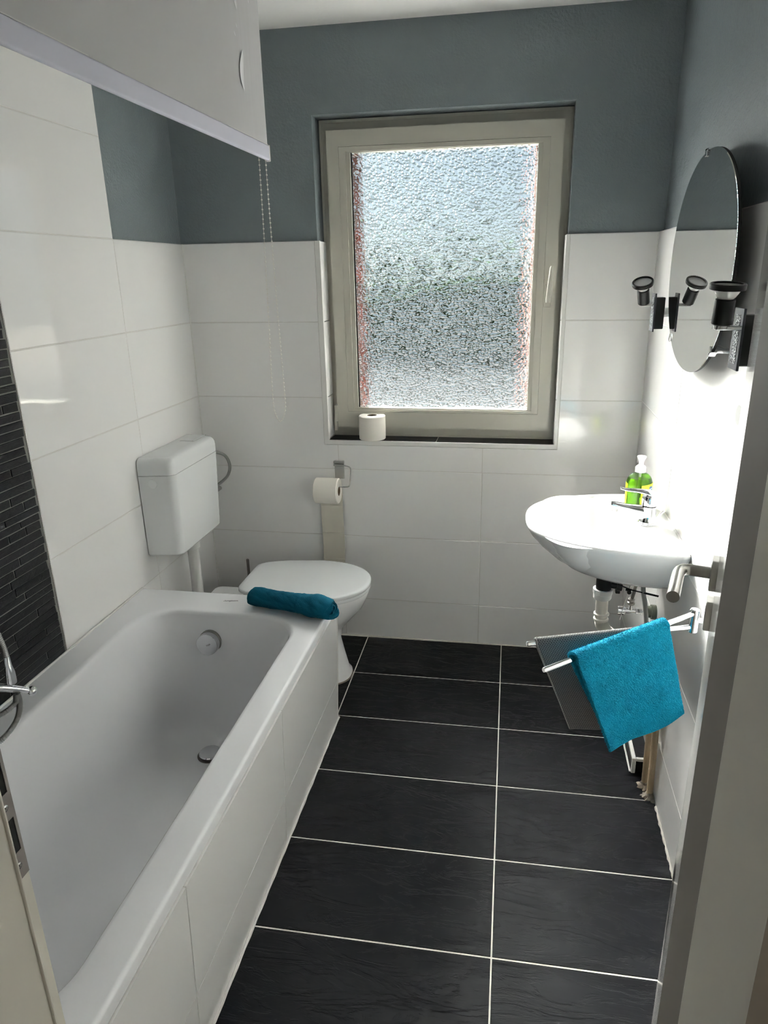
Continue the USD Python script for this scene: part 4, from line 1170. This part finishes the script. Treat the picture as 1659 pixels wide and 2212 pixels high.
part(BX, 'floor_joint', tube([(X0b - .002, -.778 + k * .019, .001 + .001 * math.sin(k * 1.7)) for k in range(41)], .0035, 8), 'grout_light')

for k, (px_, py_, top_) in enumerate((((1.793), -.846, .430), ((1.8015), -.893, .425))):
    lb_ = ('beige painted water pipe rising from the floor beside the black boxing', 'beige painted water pipe nearest the doorway, at the right wall')[k]
    t = thing('water_pipe', lb_, 'pipe', 'painted water pipes')
    part(t, 'pipe', tube(cat_rom([(px_, py_, 0.0), (px_ - .001, py_ + .003, .12), (px_ - .004, py_ + .006, .30), (px_ - .002, py_ + .008, top_ - .02), (px_ + .002, py_ + .012, top_), (XR - .002 if k else XR - .002, py_ + .014, top_ + .012)], 6), .0098, 18), 'pipe_painted')
    cr = lathe([(.022, 0), (.0195, .006), (.0125, .014), (.0100, .022)], (px_, py_, 0.0), (0, 0, 1), 30)
    v = cr.vertices.copy()
    nz = meshkit.noise(v * 160, 3 + k)
    v[:, :2] += (v[:, :2] - [px_, py_]) * (nz[:, None] - .5) * 1.0
    v[:, 0] = np.minimum(v[:, 0], XR - .0008)
    cr.vertices = v
    part(t, 'collar', cr, 'silicone', smooth=False, label='crumbling filler round the pipe foot')

# ragged filler along the right wall's foot
jp = [(XR - .002, -.935 - q * .012, .0005) for q in range(64)]
part(FLOOR, 'wall_joint', tube(jp, .0040 + .0014 * np.sin(np.arange(64) * 2.3) + .001 * np.cos(np.arange(64) * 5.1), 8), 'grout_floor')
part(FLOOR, 'wall_joint', tube([(x, -.0015, .0005) for x in np.linspace(.72, XR - .002, 60)], .0030, 8), 'grout_floor')
part(FLOOR, 'panel_joint', tube([(SB + .0025, -2.32 + q * .0282, .0008) for q in range(61)], .0042 + .0008 * np.sin(np.arange(61) * 1.9), 8), 'grout_light')

# ------------------------------------------------------------------ roller blind above the tub
RB = thing('roller_blind', 'white shower roller blind hanging from the ceiling above the bathtub edge', 'roller blind')
bx0, by0, by1, bz0 = .680, -.8625, -2.26, 1.8615
grid = []
for z in np.linspace(bz0 + .036, 2.345, 24):
    grid.append([[bx0 + .0025 * math.sin((y + z) * 3.1) * (1 - (z - bz0) / .5), y, z] for y in np.linspace(by1, by0, 60)])
part(RB, 'fabric', sheet(grid, .0009), 'blind_fabric', smooth=True)
part(RB, 'hem_pocket', rbox(bx0 - .0055, bx0 + .0055, by1, by0, bz0, bz0 + .036, .0045, 12), 'blind_hem', label='lavender tinted weighted hem')
part(RB, 'hem_seam', box(bx0 - .0012, bx0 + .0020, by1, by0 - .001, bz0 + .0365, bz0 + .0385), 'blind_rail')
part(RB, 'hem_end', rbox(bx0 - .006, bx0 + .006, by0 - .003, by0 + .003, bz0 - .002, bz0 + .037, .0022, 10), 'blind_rail')
part(RB, 'cassette', rbox(bx0 - .055, bx0 + .020, by1 - .02, by0 + .03, 2.335, ZC - .0005, .010, 12), 'blind_rail')
# printed leaves on the fabric
def leaf_print(cy, cz, s, a):
    t = np.linspace(0, 1, 24)
    w = .30 * np.sin(np.pi * t) ** .8 * (1 - .25 * t)
    spine = np.column_stack([.30 * np.sin(2.2 * t), t])
    pl = np.vstack([spine + np.column_stack([w * .5, 0 * t]), (spine - np.column_stack([w * .5, 0 * t]))[::-1]])
    c, s_ = math.cos(a), math.sin(a)
    pl = pl @ np.array([[c, s_], [-s_, c]]) * s + [cy, cz]
    return prism(list(pl), 'x', bx0 + .0030, bx0 + .0034)
for cy, cz, s, a in ((-1.010, 2.235, -.085, .15), (-1.000, 2.075, -.085, .15), (-.915, 2.330, -.075, .25), (-.940, 2.255, -.012, .4), (-.930, 2.225, -.011, .6), (-.936, 2.195, -.010, .2), (-1.03, 2.120, -.010, .9), (-1.045, 2.100, -.010, 1.0), (-1.022, 2.165, -.010, .3)):
    part(RB, 'leaf_print', leaf_print(cy, cz, s, a), 'blind_print', smooth=False)
chain_pts = cat_rom([(.660, -.8769, 2.37), (.660, -.8769, 1.8579), (.660, -.888, 1.55), (.660, -.9030, 1.33), (.660, -.9055, 1.24), (.660, -.894, 1.205), (.660, -.8625, 1.1765), (.660, -.830, 1.180), (.660, -.806, 1.20), (.660, -.801, 1.23), (.660, -.806, 1.33), (.660, -.818, 1.55), (.660, -.8264, 1.8646), (.660, -.8264, 2.37)], 30)
seg = np.r_[0, np.cumsum(np.linalg.norm(np.diff(chain_pts, axis=0), axis=1))]
CH = part(RB, 'chain', tube(chain_pts[::4], .0007, 6), 'bead_plastic', label='beaded pull chain')
at_ = np.arange(0, seg[-1], .0118)
bp_ = np.column_stack([np.interp(at_, seg, chain_pts[:, k]) for k in range(3)])
ico = trimesh.creation.icosphere(1, .0024)
part(CH, 'beads', trimesh.util.concatenate([ico.copy().apply_translation(p) for p in bp_]), 'bead_plastic', smooth=True, kind='stuff')

# ------------------------------------------------------------------ bath mixer at the left edge
MX = thing('bath_mixer', 'chrome bath mixer with shower hose on the slate strip', 'bath mixer')
my_, mz_ = -1.545, .655
part(MX, 'body', join(lathe([(.020, 0), (.0245, .004), (.0245, .105), (.0265, .108), (.0265, .135), (.022, .140)], (.085, my_ - .10, mz_), (0, 1, 0), 32)), 'chrome')
for q in (-.125, .025):
    part(MX, 'wall_rose', join(lathe([(.034, 0), (.034, .006), (.026, .012), (.015, .014), (.015, .07)], (.002, my_ + q * .6 - .02, mz_), (1, 0, 0), 28)), 'chrome')
part(MX, 'lever', join(tube(cat_rom([(.085, my_ + .03, mz_ - .012), (.110, my_ + .055, mz_ - .026), (.135, my_ + .088, mz_ - .050), (.150, my_ + .104, mz_ - .064)], 6), np.linspace(.0125, .0072, 19), 18), trimesh.creation.icosphere(3, .0125).apply_translation([.151, my_ + .107, mz_ - .066])), 'chrome')
part(MX, 'hose_cone', lathe([(.0110, 0), (.0120, .004), (.0120, .030), (.0085, .050), (.0075, .075)], (.130, -1.472, .632), (0, 0, 1), 24), 'chrome')
def coil(pts, r, nm):
    p = cat_rom(pts, 22)
    return part(MX, nm, tube(p, r + .0011 * np.where(np.arange(len(p)) % 2 == 0, 1, -1), 14), 'chrome_worn', smooth=40)
coil([(.130, -1.472, .700), (.128, -1.474, .74), (.122, -1.482, .80), (.112, -1.50, .87), (.10, -1.53, .95)], .0068, 'shower_hose')
coil([(.135, -1.470, .600), (.137, -1.470, .575), (.136, -1.478, .548), (.130, -1.500, .524), (.120, -1.535, .508), (.105, -1.59, .5035), (.09, -1.66, .5035)], .0068, 'shower_hose')
coil([(.090, -1.58, .600), (.100, -1.55, .578), (.115, -1.512, .566), (.132, -1.480, .578), (.135, -1.472, .600)], .0064, 'shower_hose')
part(MX, 'outlet', cyl((.085, my_ + .0, mz_ - .05), (.085, my_, mz_), .013, 20), 'chrome')
